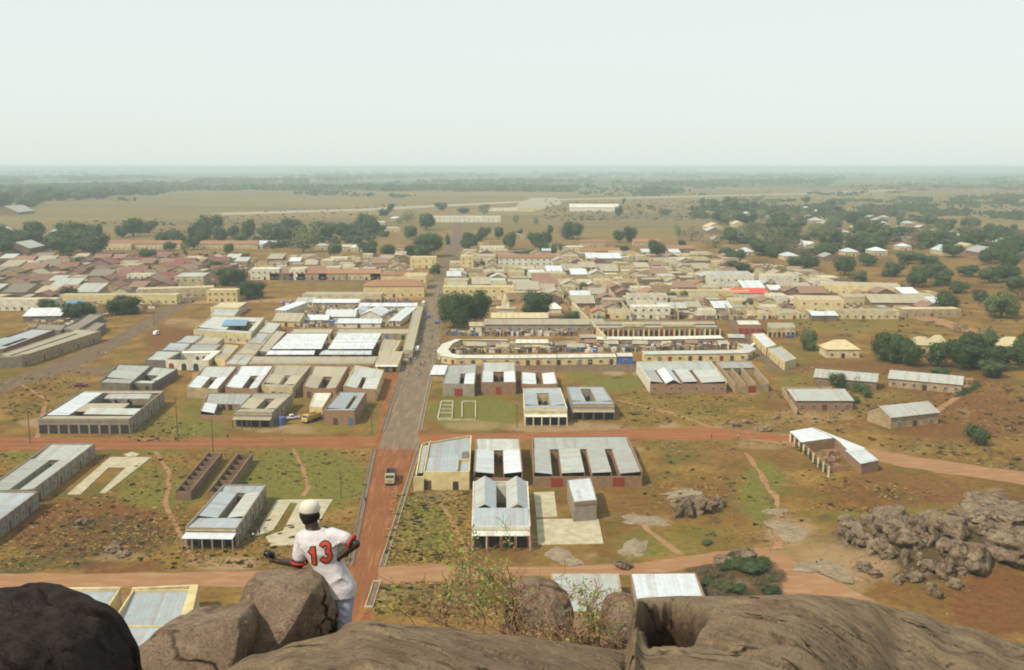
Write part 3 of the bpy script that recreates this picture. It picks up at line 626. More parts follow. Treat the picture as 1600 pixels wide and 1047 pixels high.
def extra_roof(root, px, h, roof, name='roof'):
    A, B, C, D = [G(x, y, h) for x, y in px]; m = MB(); roof_patch(m, A, B, C, D, h, h, h+.15, h+.15); return m.build(name, ROOF[roof], root)
rt = [o for o in bpy.data.objects if o.get('label', '').startswith('long grey shop house with nine')][0]
extra_roof(rt, [(162,623),(233,623),(237,616),(170,616)], 4.6, 'grey'); extra_roof(rt, [(130,647),(210,648),(221,639),(142,638)], 4.6, 'pale'); extra_roof(rt, [(98,643),(186,643),(199,632),(119,630)][0:2]+[(203,631),(112,631)], 4.5, 'tan')
cc('shop_house', 'low shop house with tall dark front wall behind the nine-bay building', 'shop house', [(156,597),(203,599),(236,571),(185,569)], 4, 'dark', 'grey', near=.3, far=.3, wings=((0,.98),))
cc('shop_house', 'dark-fronted annex with open yard beside the maroon parked car', 'shop house', [(206,598),(238,599),(277,576),(240,573)], 3.4, 'dark', 'pale', near=.25, far=.4, wings=((.6,1),), front=(None,'dark'))
cc('cottage', 'small grey-roofed house with lean-to and brown yard wall beside the power pole', 'cottage', [(313,641),(384,645),(391,614),(325,614)], 3, 'brick', 'grey', near=0, far=.5, wings=((0,.3),), wing_roofs=('bright',), fh=1.5)
cc('shop_house', 'tan-grey shop house with black roof slot and stepped parapet facing the cross road', 'shop house', [(366,643),(425,644),(457,614),(395,614)], 5, 'cement', 'tan', near=.24, far=.22, wings=((0,.42),(.66,1)), side=5, veranda=(2.6,2.9,'tan',5), front=('dark!','dark!','dark!'), band=(4.1,4.4,'cream'), rise=.4)
cc('warehouse', 'narrow white-roofed shed with yellow end wall and yellow truck in front', 'shed', [(484,635),(504,636),(517,614),(492,614)], 4, 'yellow', 'white', near=.5, far=.5, wings=(), front=(None,), rise=.2, parapet=.1)
cc('shop_house', 'brick corner shop house with narrow roof slit beside the tan street', 'shop house', [(506,641),(554,641),(572,612),(531,612)], 5, 'brick', 'blue', near=.16, far=.16, wings=((0,.6),(.74,1)), front=(None,'brown',None,'blue'), side=3, rise=.4)
for (lb, q, kw) in [
 ('cream-walled shop house with two bright wing roofs, leftmost of the five below the market', [(292,603),(340,606),(370,572),(320,572)], dict(wall='tan', roof='pale', near=0, far=.46, wings=((0,.42),(.66,1)), wing_roofs=('bright','bright'), fh=4)),
 ('brick-fronted shop house with bright wings round dark yard, second of the five below the market', [(352,603),(402,605),(427,571),(376,571)], dict(wall='brick', roof='bright', near=0, far=.42, wings=((0,.5),(.72,1)), wing_roofs=('bright','bright'), fh=3.8)),
 ('cream-fronted shop house with central slot, middle of the five below the market', [(409,602),(457,605),(485,571),(431,570)], dict(wall='cream', roof='tan', near=.16, far=.42, wings=((0,.45),(.62,1)), front=(None,'dark','brown',None), side=3)),
 ('tan-roofed shop house with dark yard, fourth of the five below the market', [(474,603),(525,605),(544,572),(491,571)], dict(wall='brick', roof='tan', near=0, far=.45, wings=((0,.42),(.68,1)), fh=3.8, front=('brown',None,'brown'))),
 ('corner shop house with yellow gable facing the tan street below the market', [(537,604),(587,609),(599,578),(555,571)], dict(wall='brick', roof='pale', near=.06, far=.42, wings=((0,.4),(.55,1)), side=3, swall='yellow', rise=.4))]:
    cc('shop_house', lb, 'shop house', q, 4.4, **kw)
# market
def hall(label, quad, h, roof, n=9, wall='tan', name='market_hall', cat='market hall'):
    A, B, C, D = [G(x, y, h) for x, y in quad]; c = (A+B+C+D)/4; P = lambda u, v: A.lerp(B, u).lerp(D.lerp(C, u), v); note([A,B,C,D])
    r = thing(name, label, cat, (c.x, c.y, 0))
    for i in range(n):
        v0, v1 = i/n, (i+1)/n; m = MB(); zz = .45
        roof_patch(m, P(-.02,v0), P(1.02,v0), P(1.02,v0+.5/n), P(-.02,v0+.5/n), h, h, h+zz, h+zz)
        roof_patch(m, P(-.02,v0+.5/n), P(1.02,v0+.5/n), P(1.02,v1), P(-.02,v1), h+zz, h+zz, h, h); m.build('roof_bay', ROOF[roof], r)
    for u in (0, .25, .5, .75, 1):
        for v in (.02, .5, .98): q = P(u, v); MB().box((q.x, q.y, 0), (.3,.3,h)).build('post', M_POST, r)
    for v in (.3, .7): MB().seg(P(.1,v), P(.9,v), 2.2, 0, .9).build('market_counter', WALL['brown'], r)
    return r
hall('big white sawtooth-roofed market hall, the one farther from the tan street', [(426,545),(501,545),(512,522),(451,522)], 5, 'bright')
hall('low white roof in front of the farther market hall', [(417,554),(489,554),(492,547),(424,547)], 4, 'bright', 1, name='market_shelter', cat='shelter')
hall('big white sawtooth-roofed market hall, the one nearer the tan street', [(514,545),(582,545),(595,521),(530,521)], 5, 'bright')
hall('low white roof in front of the nearer market hall, blue sheet at its corner', [(500,554),(579,554),(580,547),(510,547)], 4, 'bright', 1, name='market_shelter', cat='shelter')
FR = ['yellowd','blue','brown','dark','green','red','grey']
def rowshop(label, quad, h, roof, n=8, wall='cream', doors=('brown','blue','dark','red','grey','green'), side=0, **kw):
    fr = [RN.choice(doors) for _ in range(n)]
    return cc('shop_row', label, 'shop row', quad, h, wall, roof, near=.5, far=.5, wings=(), front=fr, side=side, rise=.25, parapet=.12, **kw)
rowshop('long low shop row with yellow and blue doors along the near edge of the market', [(368,568),(586,568),(592,557),(378,557)], 3.4, 'tan', 18, 'tan')
rowshop('grey-roofed corner shops with white veranda at the market corner by the tan street', [(587,568),(622,568),(629,549),(594,549)], 3.6, 'tan', 3, 'yellow', side=3, veranda=(2,2.7,'bright',3))
rowshop('narrow grey roof strip of market shops facing the tan street', [(630,548),(644,548),(661,478),(648,478)], 3.8, 'tan', 1, 'cream', side=16)
rowshop('inner lean-to roofs with yellow gable beside the tan-street shops', [(592,553),(612,555),(626,532),(598,530)], 3.2, 'tan', 3, 'yellow')
rowshop('low grey row along the far edge of the two market halls', [(522,521),(636,521),(642,514),(528,514)], 3.2, 'tan', 9, 'tan')
rowshop('short grey row behind the farther market hall', [(452,521),(516,521),(520,514),(458,514)], 3.2, 'tan', 5, 'tan')
rowshop('darker grey store beside the farther market hall', [(397,547),(418,550),(447,518),(428,516)], 3.4, 'tan', 2, 'dark')
for i in range(4):
    t0, t1 = i/4, (i+1)/4 - .02; L = lambda a, b, t: (a[0]+(b[0]-a[0])*t, a[1]+(b[1]-a[1])*t)
    rowshop(f'{("nearest","second","third","farthest")[i]} of four stepped grey store roofs along the market\'s dusty side street', [L((352,568),(420,502),t0), L((384,570),(440,504),t0), L((384,570),(440,504),t1), L((352,568),(420,502),t1)], 3.5+.2*(i%2), ('pale','tan','grey','pale')[i], 2, 'tan')
def gab(label, px, wx, wy, h, rz=0, roof='bright', wall='white', name='market_shed', cat='shed', style='gable', **kw):
    return house(name, label, cat, G(*px), wx, wy, h, rz, style, wall, roof, **kw)
gab('small white gabled shed in the cluttered north market yard', (495,505), 14, 9, 2.6, roof='bright')
gab('broad white gabled roof with lower front in the north market yard', (535,500), 16, 13, 3)
gab('narrow white gabled roof between two bigger white roofs in the north market', (564,494), 9, 15, 3.2)
gab('largest white gabled roof in the north market yard', (586,498), 12, 22, 3.4, rz=-.1)
gab('long flat white shelter before the largest gabled market roof', (562,511), 23, 6, 2.6, style='lean')
gab('white long store with black doors at the back of the market yard', (607,486), 34, 5, 3.2, style='lean', wins=7, door='dark')
gab('white-roofed store with orange wall at the back of the market yard', (526,480), 28, 6, 3.2, wall='tan', style='lean', wins=5)
gab('slender slanting white roof strip inside the tan-street shops', (630,500), 6, 42, 2.8, rz=-.12, style='lean')
gab('tan-roofed old store with yellow gable in the market yard', (455,507), 15, 15, 3, rz=-.15, roof='tan', wall='yellow')
gab('slanting white shed roof beside the market side street', (456,488), 7, 24, 3, rz=-.35, style='lean')
gab('small grey canopy at the back of the market yard', (478,478), 11, 8, 2.8, roof='pale', style='lean')
# left blocks along the side street
cc('shop_block', 'large grey block with sky-blue roof patch and arcade facing the side street', 'shop block', [(303,515),(392,521),(413,496),(330,494)], 5.5, 'cream', 'pale', near=.2, far=.2, wings=((0,.5),(.9,1)), side=9, front=('window',)*7)
cyr = [o for o in bpy.data.objects if 'sky-blue roof patch' in o.get('label', '')][0]; extra_roof(cyr, [(346,509),(384,509),(388,500),(352,500)], 5.3, 'cyan', 'blue_roof')
for i, (q, rf, wl, lb) in enumerate([([(272,535),(302,536),(318,524),(290,524)],'grey','dark','grey-roofed store just below the block with blue roof'), ([(250,547),(287,548),(298,536),(265,535)],'blue','dark','bluish-roofed store, third from the blue roof patch'),
   ([(227,562),(264,563),(284,549),(244,548)],'pale','dark','pale-roofed store, nearest of the stepped roofs above the car'), ([(305,536),(338,537),(350,527),(318,526)],'tan','cream','tan-roofed wing beside the side-street arcade'),
   ([(290,547),(335,547),(345,538),(300,538)],'blue','tan','long bluish wing roof above the white arched house'), ([(336,560),(352,562),(372,540),(352,538)],'tan','yellow','yellow end shops of the side-street arcade')]):
    cc('store', lb, 'store', q, 4, wl, rf, near=.5, far=.5, wings=(), rise=.3, side=3 if i in (3,5) else 0)
rt, P = cc('arched_house', 'white house with three dark arches facing the courtyard roofs', 'house', [(259,562),(326,563),(346,547),(284,548)], 4.4, 'white', 'white', near=.12, far=.1, wings=((.78,1),), side=6, swall='cream')
for t in (.13, .42, .70):
    a_, b_ = P(0,0), P(1,0); d = (b_-a_).normalized(); nn = Vector((d.y,-d.x,0))*.2; c = a_.lerp(b_, t)+nn; m = MB()
    pts = [c+d*-1.1, c+d*1.1] + [c+d*(1.1*math.cos(k*math.pi/8))+Vector((0,0,1.1*math.sin(k*math.pi/8))) for k in range(9)]
    zz = [0.02,0.02]+[1.9]*9; vs = [(p.x,p.y,z+(p.z-c.z)) for p, z in zip(pts, zz)]; k = len(vs); vs += [(x-nn.x*.1,y-nn.y*.1+.05,z) for x,y,z in vs]
    m.add(vs, [tuple(range(k))]); m.build('arch', M_DOORS['dark'] if t > .2 else M_DOORS['red'], rt)
cc('store', 'flat cream store by the side street, uphill of the block with blue roof', 'store', [(329,480),(372,481),(386,472),(345,472)], 4.5, 'cream', 'cream', near=.5, far=.5, wings=(), rise=.2)
cc('store', 'grey-cream flat store between the blue roof patch and the upper cream store', 'store', [(329,492),(366,493),(374,483),(334,482)], 4.2, 'cream', 'pale', near=.5, far=.5, wings=(), rise=.2)
house('town_house', 'yellow two-storey house with ground-floor arcade beside two big dark trees', 'house', G(350,471), 19, 9, 7.5, .05, 'flat', 'yellow', 'cream', wins=5, storeys=2)
cc('shop_row', 'long tan shop row with grey end wall along the left paved street', 'shop row', [(-20,560),(34,556),(157,517),(118,514)], 5, 'cement', 'tan', near=.1, far=.1, wings=((0,.3),(.42,1)), side=14, swall='tan')
cc('shop_row', 'shop row behind the long tan one, grey-blue roofs at the left edge', 'shop row', [(-60,545),(5,545),(85,515),(50,514)], 4.5, 'brown', 'blue', near=.2, far=.4, wings=((0,.6),(.8,1)))
cc('shed', 'brown-roofed market shed with dark eaves near the left street tree', 'shed', [(98,513),(120,516),(160,492),(140,490)], 3.5, 'dark', 'dark', near=.5, far=.5, wings=())
cc('shed', 'lower of two dark-roofed sheds beside the left street', 'shed', [(112,523),(140,523),(165,505),(150,503)], 3.5, 'dark', 'dark', near=.5, far=.5, wings=())
cc('shed', 'dark-eaved shed under the trees at the left edge of town', 'shed', [(50,515),(95,516),(103,507),(60,506)], 3.5, 'dark', 'dark', near=.5, far=.5, wings=())
house('shop_building', 'long yellow shop row with dark doorways at the near edge of the red-roofed quarter', 'shop', G(190,474), 72, 9, 5.5, .02, 'flat', 'yellow', 'tan', wins=16, door='dark')
house('shop_building', 'cream shop terrace slanting up beside the left paved street', 'shop', G(276,464), 48, 12, 6, .28, 'flat', 'cream', 'cream', wins=10, door='dark', extra=True)
house('town_house', 'cream two-storey corner house where the left street leaves the red roofs', 'house', G(302,447), 20, 26, 8, .1, 'flat', 'cream', 'pale', wins=4, storeys=2, extra=True)
house('shop_building', 'white pillared building at the left edge of town', 'shop', G(40,484), 40, 9, 6.5, 0, 'flat', 'white', 'cream', wins=9, door='dark')
house('market_shed', 'bright white roof among the trees at the left edge of town', 'shed', G(72,500), 20, 12, 3.2, .1, 'lean', 'dark', 'bright', wins=3)
house('town_house', 'low house with sky-blue front beside the bright white roof', 'house', G(118,486), 9, 9, 4, .3, 'lean', 'blue', 'cyan', wins=2)
house('town_house', 'small white two-storey house in the middle of the red roofs', 'house', G(222,443), 18, 11, 7, 0, 'flat', 'white', 'cream', wins=4, storeys=2)
# right of the tan street, near the crossing
rt, P = cc('store', 'large cream store with sloping parapet and grey roof at the crossing', 'store', [(662,737),(733,737),(736,680),(671,691)], 5, 'yellow', 'blue', near=.5, far=.5, wings=(), front=(None,None,None,'dark',None), rise=.1, parapet=.5)
for (a_, b_) in (((650,741),(659,694)), ((659,694),(674,689)), ((646,745),(662,744))): MB().seg(G(*a_,4), G(*b_,4), .35, 0, 4).build('outer_wall', WALL['yellow'], rt)
extra_roof(rt, [(652,739),(660,739),(669,696),(661,697)], 3.6, 'pale')
m = MB(); q = [P(.62,.3), P(1.0,.3), P(1.0,0), P(.72,0)]; MB().seg(P(.74,.02), P(.74,.3), .25, 0, 5.35).build('parapet', WALL['yellow'], rt); MB().seg(P(.74,.3), P(.99,.3), .25, 0, 5.35).build('parapet', WALL['yellow'], rt)
MB().prism([P(.82,.32), P(.97,.32), P(.97,.52), P(.82,.52)], 4.55, 5.1).build('roof_hatch', WALL['dark'], rt)
opening(rt, P(0,0), P(1,0), .08, .02, 2, 2.6, 'brown')
cc('shop_house', 'grey-roofed house with two bright sagging wings beside the large cream store', 'shop house', [(741,736),(816,736),(811,684),(744,684)], 4.5, 'brick', 'pale', near=0, far=.32, wings=((0,.41),(.62,1)), wing_roofs=('bright','bright'), fh=2.6, front=('brown',None,None))
# twin gable blue building
rt, P = cc('shop_house', 'twin-gabled blue-grey house with white front beam and red veranda posts', 'shop house', [(738,822),(828,822),(824,752),(740,752)], 5, 'white', 'blue', near=.34, far=0, wings=(), front=('dark!','dark!','dark!','dark!'), veranda=(2.4,3.6,'white',5,'white'), band=(4.2,4.9,'white'), rise=-.7, parapet=.3, swall='white')
for (u0, u1) in ((0.0,.42),(.60,1.0)):
    um = (u0+u1)/2; m = MB()
    roof_patch(m, P(u0,1.0), P(u0,.36), P(um,.36), P(um,1.04), 4.7, 4.7, 6.1, 6.1); m.build('gable_roof', ROOF['pale'], rt); m = MB()
    roof_patch(m, P(u1,.36), P(u1,1.0), P(um,1.04), P(um,.36), 4.7, 4.7, 6.1, 6.1); m.build('gable_roof', ROOF['blue'], rt)
for t in (.03, .27, .5, .74, .97):
    q = P(t, 0) + Vector((0, -2.2, 0)); MB().box((q.x, q.y-.1, 0), (.3,.3,3.3)).build('post', M_DOORS['red'], rt)
MB().seg(P(.42,.93), P(.6,.93), .25, 0, 4.9).build('yard_wall', WALL['white'], rt)
cc('shop_house', 'wide brick compound with long grey roof, four wings and two red gates', 'shop house', [(834,737),(1003,736),(980,681),(832,682)], 4.3, 'brick', 'grey', near=0, far=.32, wings=((0,.17),(.26,.47),(.54,.72),(.80,1)), wing_roofs=('grey','pale','grey','grey'), fh=2.9, front=(None,'red!',None,None,None,'red!',None), side=0)
cc('warehouse', 'tall narrow shed with bright white roof beside the concrete slabs', 'shed', [(897,784),(932,781),(922,746),(887,750)], 5.2, 'cement', 'bright', near=.5, far=.5, wings=(), rise=-.2, parapet=.12, band=(4.3,5.1,'brick'))
# behind the crossing road on the right
cc('shop_house', 'white-fronted shop house with blue-grey roof round dark slot, left of a matching pair', 'shop house', [(820,638),(886,638),(875,606),(818,607)], 5.6, 'cream', 'blue', near=.22, far=.18, wings=((0,.34),(.66,1)), front=('dark!',)*5, veranda=(2.2,3.2,'white',6,'white'), band=(4.6,5.2,'white'), rise=.35, swall='white')
cc('shop_house', 'tan shop house with blue-grey roof and brown slot, right of a matching pair', 'shop house', [(895,631),(960,631),(942,604),(886,604)], 5.4, 'cement', 'blue', near=.22, far=.04, wings=((0,.36),(.64,1)), front=('dark!',)*4, veranda=(2.2,3.0,'tan',5), band=(4.4,4.7,'cream'), rise=.35)
cc('shop_house', 'pale two-part store with red door at the corner of the tan street', 'shop house', [(692,599),(741,600),(744,568),(700,570)], 4.8, 'cement', 'grey', near=.02, far=.42, wings=((0,.5),(.66,1)), wing_roofs=('grey','bright'), front=(None,'red!',None))
house('lean_to', 'little white lean-to on the street side of the pale corner store', 'lean-to', G(686,590), 5, 12, 2.6, -.05, 'lean', 'tan', 'bright', wins=0)
cc('shop_house', 'brown-fronted house with red door and bright wings between two alleys', 'shop house', [(752,597),(806,597),(804,565),(754,565)], 4.8, 'brick', 'pale', near=.02, far=.42, wings=((0,.34),(.66,1)), wing_roofs=('bright','bright'), front=(None,None,'red!',None,None))
rt, P = cc('shop_house', 'low walled yard with two separate bright roofs behind the matching pair', 'shop house', [(815,600),(871,600),(866,580),(815,580)], 3.4, 'brick', 'bright', near=.1, far=0, wings=((0,.42),(.62,1)))
rt, P = cc('school_block', 'white-sided block with long pale roof, gabled white wing and brick front', 'long house', [(1016,595),(1135,595),(1110,564),(995,565)], 4.8, 'brick', 'pale', near=0, far=.38, wings=((0,.17),(.43,.62),(.68,1)), wing_roofs=('grey','pale','pale'), fh=3.6, front=('window',None,'window','window',None,'window',None,'window','window'), swall='white')
m = MB(); roof_patch(m, P(.20,.6), P(.20,-.02), P(.30,-.02), P(.30,.6), 3.9,3.9,5.4,5.4); m.build('gable_roof', ROOF['bright'], rt); m = MB(); roof_patch(m, P(.40,-.02), P(.40,.6), P(.30,.6), P(.30,-.02), 3.9,3.9,5.4,5.4); m.build('gable_roof', ROOF['bright'], rt)
cc('unfinished_building', 'half-roofed brick compound with bare parallel walls and red gate', 'unfinished building', [(1149,600),(1201,597),(1172,564),(1119,564)], 3.8, 'tan', 'grey', near=0, far=.25, wings=(), front=(None,'red!',None), fh=3)
rt, P = [(o, None) for o in bpy.data.objects if 'half-roofed brick compound' in o.get('label', '')][0]
for u in (.3, .6):
    p = G(1149+52*u, 600-3*u, 3.8); q = G(1119+53*u, 564, 3.8).lerp(p, .28); MB().seg(p, q, .3, 0, 3.6).build('partition_wall', WALL['tan'], rt)
for i, (q, lb) in enumerate([([(1197,543),(1213,539),(1193,520),(1175,521)], 'upper cream shop row with bright roof slanting down beside the grey lane'), ([(1226,565),(1244,560),(1220,541),(1200,544)], 'lower cream shop row with grey roof slanting down beside the grey lane')]):
    cc('shop_row', lb, 'shop row', q, 3.8, 'yellow', ('bright','grey')[i], near=.5, far=.5, wings=(), lside=5, rise=.2)
# curved white-roofed market shops right of the street
def bent(label, pts, width, h, roof, wall, n=0, doors=(), name='shop_row'):
    Q = [G(x, y, h) for x, y in pts]; c = sum(Q, Vector())/len(Q); r = thing(name, label, 'shop row', (c.x, c.y, 0)); m = MB(); w = MB()
    for i in range(len(Q)-1):
        d = (Q[i+1]-Q[i]).normalized(); nn = Vector((d.y,-d.x,0))
        nA = nn if i == 0 else (nn + Vector(((Q[i]-Q[i-1]).normalized().y, -(Q[i]-Q[i-1]).normalized().x, 0))).normalized()
        nB = nn if i == len(Q)-2 else (nn + Vector(((Q[i+2]-Q[i+1]).normalized().y, -(Q[i+2]-Q[i+1]).normalized().x, 0))).normalized()
        A, B, C, D = Q[i]+nA*width/2, Q[i+1]+nB*width/2, Q[i+1]-nB*width/2, Q[i]-nA*width/2
        roof_patch(m, A, B, C, D, h, h, h+.5, h+.5); note([A,B,C,D])
        k = .88; w.add([((p+(o_-p)*(1-k)/2).x, (p+(o_-p)*(1-k)/2).y, z) for z in (0, h-.1) for p, o_ in ((A,D),(B,C),(C,B),(D,A))], [(0,1,5,4),(1,2,6,5),(2,3,7,6),(3,0,4,7)])
        ln = (B-A).length; nd = int(ln/4.2)
        for j in range(nd):
            t = (j+.5)/nd; o = (D-A)*.06
            opening(r, A+o, B+o, t, .02 if j % 3 else 1, 1.6, 2.3 if j % 3 else 1.1, RN.choice(doors) if j % 3 else 'window')
    w.build('wall', WALL[wall], r); m.build('roof', ROOF[roof], r); return r
bent('curved white-roofed shop row wrapping round the market green beside the tan street', [(793,532),(716,531),(699,538),(691,548),(698,555),(716,558),(800,558),(880,557),(962,556)], 5.2, 3.3, 'white', 'yellow', doors=('red','brown','grey','dark','blue'))
bent('bright blue-painted shops at the end of the curved white-roofed row', [(964,555),(988,555)], 5.4, 3.5, 'white', 'blue', doors=('dark','grey'))
bent('white-roofed shop row with yellow and aqua fronts, bending back at its right end', [(1005,552),(1100,551),(1162,550),(1172,545),(1160,538)], 5.5, 3.4, 'pale', 'yellow', doors=('red','dark','grey','brown'))
bent('long white-roofed market row just below the brown arcade', [(932,529),(1030,529),(1128,527)], 5.5, 3.4, 'white', 'tan', doors=('red','dark','blue','brown'))
bent('small cream shops with red doors behind the curved white-roofed row', [(806,534),(857,534)], 7, 3.6, 'white', 'cream', doors=('red','brown'))
# market clutter canopies
for i, (px, py, k) in enumerate([(745,546,'tan'),(765,545,'rust'),(880,545,'dark'),(900,548,'tan'),(930,541,'rust'),(955,543,'tan'),(1000,543,'tan'),(1040,541,'cream'),(1080,542,'rust'),(1130,543,'tan'),(1150,533,'pale'),(785,548,'tan'),(835,547,'cream'),(920,533,'tan')]):
    house('stall', f'low {dict(tan="tan",rust="rusty",dark="dark",cream="cream",pale="pale")[k]} market stall roof between the white-roofed shop rows, {nth(i+1)} from the tan street' , 'market stall', G(px, py), RN.uniform(4,9), RN.uniform(3,4), 2.1, RN.uniform(-.1,.1), 'lean', 'brown', k, wins=0, group='market stalls between the shop rows')
# brown arcade
rt, P = cc('arcade', 'long brown arcade with two dozen dark bays and cream pillars', 'arcade', [(926,512),(1125,511),(1118,501),(922,502)], 5, 'brown', 'tan', near=.4, far=.4, wings=(), rise=.2, band=(4.2,4.6,'tan'))
for i in range(26):
    t = i/25; q = P(t, 0)+Vector((0,-.8,0)); MB().box((q.x, q.y, 0), (.8,.7,4.1)).build('pillar', WALL['yellow' if i % 3 else 'tan'], rt)
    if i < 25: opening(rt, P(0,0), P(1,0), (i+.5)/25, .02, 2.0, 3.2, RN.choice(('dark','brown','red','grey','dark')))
MB().seg(P(.24,.2), P(.40,.2), 4, 5.0, 6.6).build('upper_room', WALL['cream'], rt); MB().seg(P(.55,.2), P(.8,.2), 4, 5.0, 6.2).build('upper_room', WALL['cream'], rt)
rt = house('wall_house', 'tall thin cream boundary wall running up behind the brown arcade', 'wall', G(917,510), 1.2, 120, 4.5, .07, 'flat', 'cream', 'cream', wins=0, door=None)
cc('store', 'brown store with four red doors beyond the brown arcade', 'store', [(1154,507),(1190,507),(1184,500),(1150,500)], 5, 'brick', 'white', near=.5, far=.5, wings=(), front=('red!',)*4, rise=.2)
cc('store', 'cream store with white pillars and dark doorways near a parked car', 'store', [(1200,511),(1243,511),(1238,504),(1200,504)], 5, 'cream', 'tan', near=.5, far=.5, wings=(), front=('dark','red','dark','red','dark','dark'), rise=.2, band=(4.0,4.9,'cream'))
house('town_house', 'white two-armed house standing above its tan neighbours behind the brown arcade', 'house', G(1015,496), 22, 9, 6.5, 0, 'flat', 'white', 'white', wins=5, storeys=2, extra=True)
house('town_house', 'upper white wing of the two-armed house behind the brown arcade', 'house', G(1010,478), 24, 12, 7, 0, 'flat', 'white', 'tan', wins=6, storeys=2)
house('town_house', 'tall white block with blank side wall near the red-roofed shop', 'house', G(1139,449), 30, 26, 10, -.05, 'flat', 'white', 'pale', wins=6, storeys=2, extra=True)
house('shop_building', 'shop with bright red roof board in the yellow terrace', 'shop', G(1170,466), 22, 9, 4, 0, 'lean', 'white', 'red', wins=6, door='dark')
house('shop_building', 'long yellow terrace left of the bright red roof', 'shop', G(1108,466), 50, 8, 5, 0, 'flat', 'yellow', 'cream', wins=12, door='dark')
house('town_house', 'white house with blank slanting gable right of the bright red roof', 'house', G(1216,447), 24, 16, 8, .1, 'flat', 'white', 'cream', wins=4, storeys=2)
house('town_house', 'cream wedge-shaped store with pale curving roof near the edge of town', 'store', G(1345,458), 48, 20, 6, -.25, 'flat', 'yellow', 'tan', wins=6, door='dark')
house('town_house', 'yellow corner house with blank side wall at the edge of town', 'house', G(1278,484), 26, 22, 7, -.15, 'flat', 'yellow', 'cream', wins=4, storeys=2, extra=True)
house('town_house', 'cream pillared house beside the yellow corner house', 'house', G(1345,476), 24, 16, 5.5, -.1, 'flat', 'cream', 'tan', wins=6)
house('cottage', 'little house with bright white roof on the grass below the yellow corner house', 'cottage', G(1286,500), 14, 6, 3, 0, 'lean', 'dark', 'bright', wins=3)
house('town_house', 'long broken cream wall house facing the grass at the edge of town', 'house', G(1345,497), 40, 8, 4.5, -.02, 'flat', 'cream', 'tan', wins=9)
house('town_house', 'last tan house at the far corner of the town grass', 'house', G(1450,493), 34, 10, 4, .03, 'flat', 'tan', 'cream', wins=7)
house('town_house', 'grey-roofed long house beside the last tan house', 'house', G(1400,482), 34, 14, 4.5, -.05, 'lean', 'brown', 'tan', wins=6)
house('town_house', 'yellow two-storey street block with arched windows between the big dark trees', 'house', G(748,467), 46, 10, 8, 0, 'flat', 'yellow', 'cream', wins=9, storeys=2)
house('town_house', 'pale house with brown roof strip between the two big dark trees', 'house', G(820,470), 26, 10, 5.5, 0, 'flat', 'tan', 'cream', wins=6)
house('town_house', 'long low whitewashed hall with small dark windows above the market green', 'hall', G(850,517), 62, 7, 4, 0, 'lean', 'cement', 'tan', wins=12)
house('town_house', 'raised cream roof behind the long whitewashed hall', 'hall', G(812,511), 30, 7, 5.5, 0, 'lean', 'cement', 'cream', wins=4)
house('town_house', 'low white store beside the long whitewashed hall', 'store', G(755,517), 14, 5, 3, 0, 'lean', 'white', 'cream', wins=3)
# little domed temple
c = G(790,495); r = thing('temple', 'small pale temple with stepped pointed spire between the two big trees', 'temple', c)
MB().box((c.x,c.y,0),(9,8,5)).build('base', WALL['white'], r); MB().box((c.x,c.y,5),(11,9,.6)).build('cornice', WALL['cream'], r); MB().box((c.x,c.y,5.6),(4.5,4.5,3)).build('tower', WALL['white'], r)
m = MB(); m.tube([(c.x,c.y,8.6),(c.x,c.y,10),(c.x,c.y,12),(c.x,c.y,14)], [2.4,2.2,1.2,.15], 8); m.build('spire', WALL['cream'], r)
for t in (.25,.5,.75): opening(r, (c.x-4.5,c.y-4), (c.x+4.5,c.y-4), t, .2, 1.2, 3, 'grey')
house('tent', 'small bright white tent at the foot of the right-hand big tree', 'tent', G(866,488), 8, 7, 2.6, 0, 'hip', 'white', 'white', wins=0, door=None, ridge=3.2)
# orange-roofed yellow building on the street
house('town_house', 'yellow corner house with orange hipped tile roof beside the market', 'house', G(617,462), 40, 16, 7.5, .03, 'hip', 'yellow', 'tile', wins=7, ridge=3.5, extra=True)
house('town_house', 'yellow two-storey house at the bend of the tan street behind the orange hipped roof', 'house', G(650,449), 16, 20, 9, 0, 'flat', 'yellow', 'cream', wins=3, storeys=2)
house('shop_building', 'long arcade with orange tile roof behind the orange hipped corner house', 'shop', G(632,440), 34, 8, 5.5, 0, 'gable', 'yellow', 'tile', wins=12)
house('shop_building', 'flat cream store with white arcade left of the orange hipped roof', 'store', G(537,470), 50, 14, 4.5, 0, 'flat', 'cream', 'tan', wins=12, door='dark')
for i, (px, w_, wl, rf) in enumerate([(417,22,'white','white'),(443,18,'brown','rust'),(467,12,'white','cream'),(490,22,'tan','tile'),(523,22,'tan','tile'),(570,26,'cream','tile'),(597,16,'cream','tan')]):
    house('shop_building', f'{nth(i+1)} arcaded shop along the paved side street, {dict(white="white",brown="brown",tan="tan",cream="cream")[wl]} front and {dict(white="white",rust="rusty",cream="cream",tile="tile-orange",tan="tan")[rf]} roof', 'shop', G(px, 436), w_, 12, 5 if i not in (0, 2) else 8, 0, 'flat' if rf in ('white','cream','tan') else 'gable', wl, rf, wins=max(3,int(w_/4)), storeys=2 if i in (0,2) else 1, door='dark')
house('town_house', 'tall yellow house at the street bend among dark trees', 'house', G(662,418), 22, 12, 9, 0, 'flat', 'yellow', 'cream', wins=4, storeys=2)
house('town_house', 'white three-storey house with orange roof right of the main street', 'house', G(821,420), 46, 14, 10, 0, 'gable', 'white', 'tile', wins=9, storeys=3, ridge=2.2)
house('town_house', 'yellow tower-like house on the right of the main street', 'house', G(730,420), 11, 11, 11, 0, 'flat', 'yellow', 'cream', wins=2, storeys=3)
house('town_house', 'white house with blank upper wall right of the yellow tower-like house', 'house', G(769,397), 24, 12, 7.5, 0, 'flat', 'white', 'cream', wins=5, storeys=2)
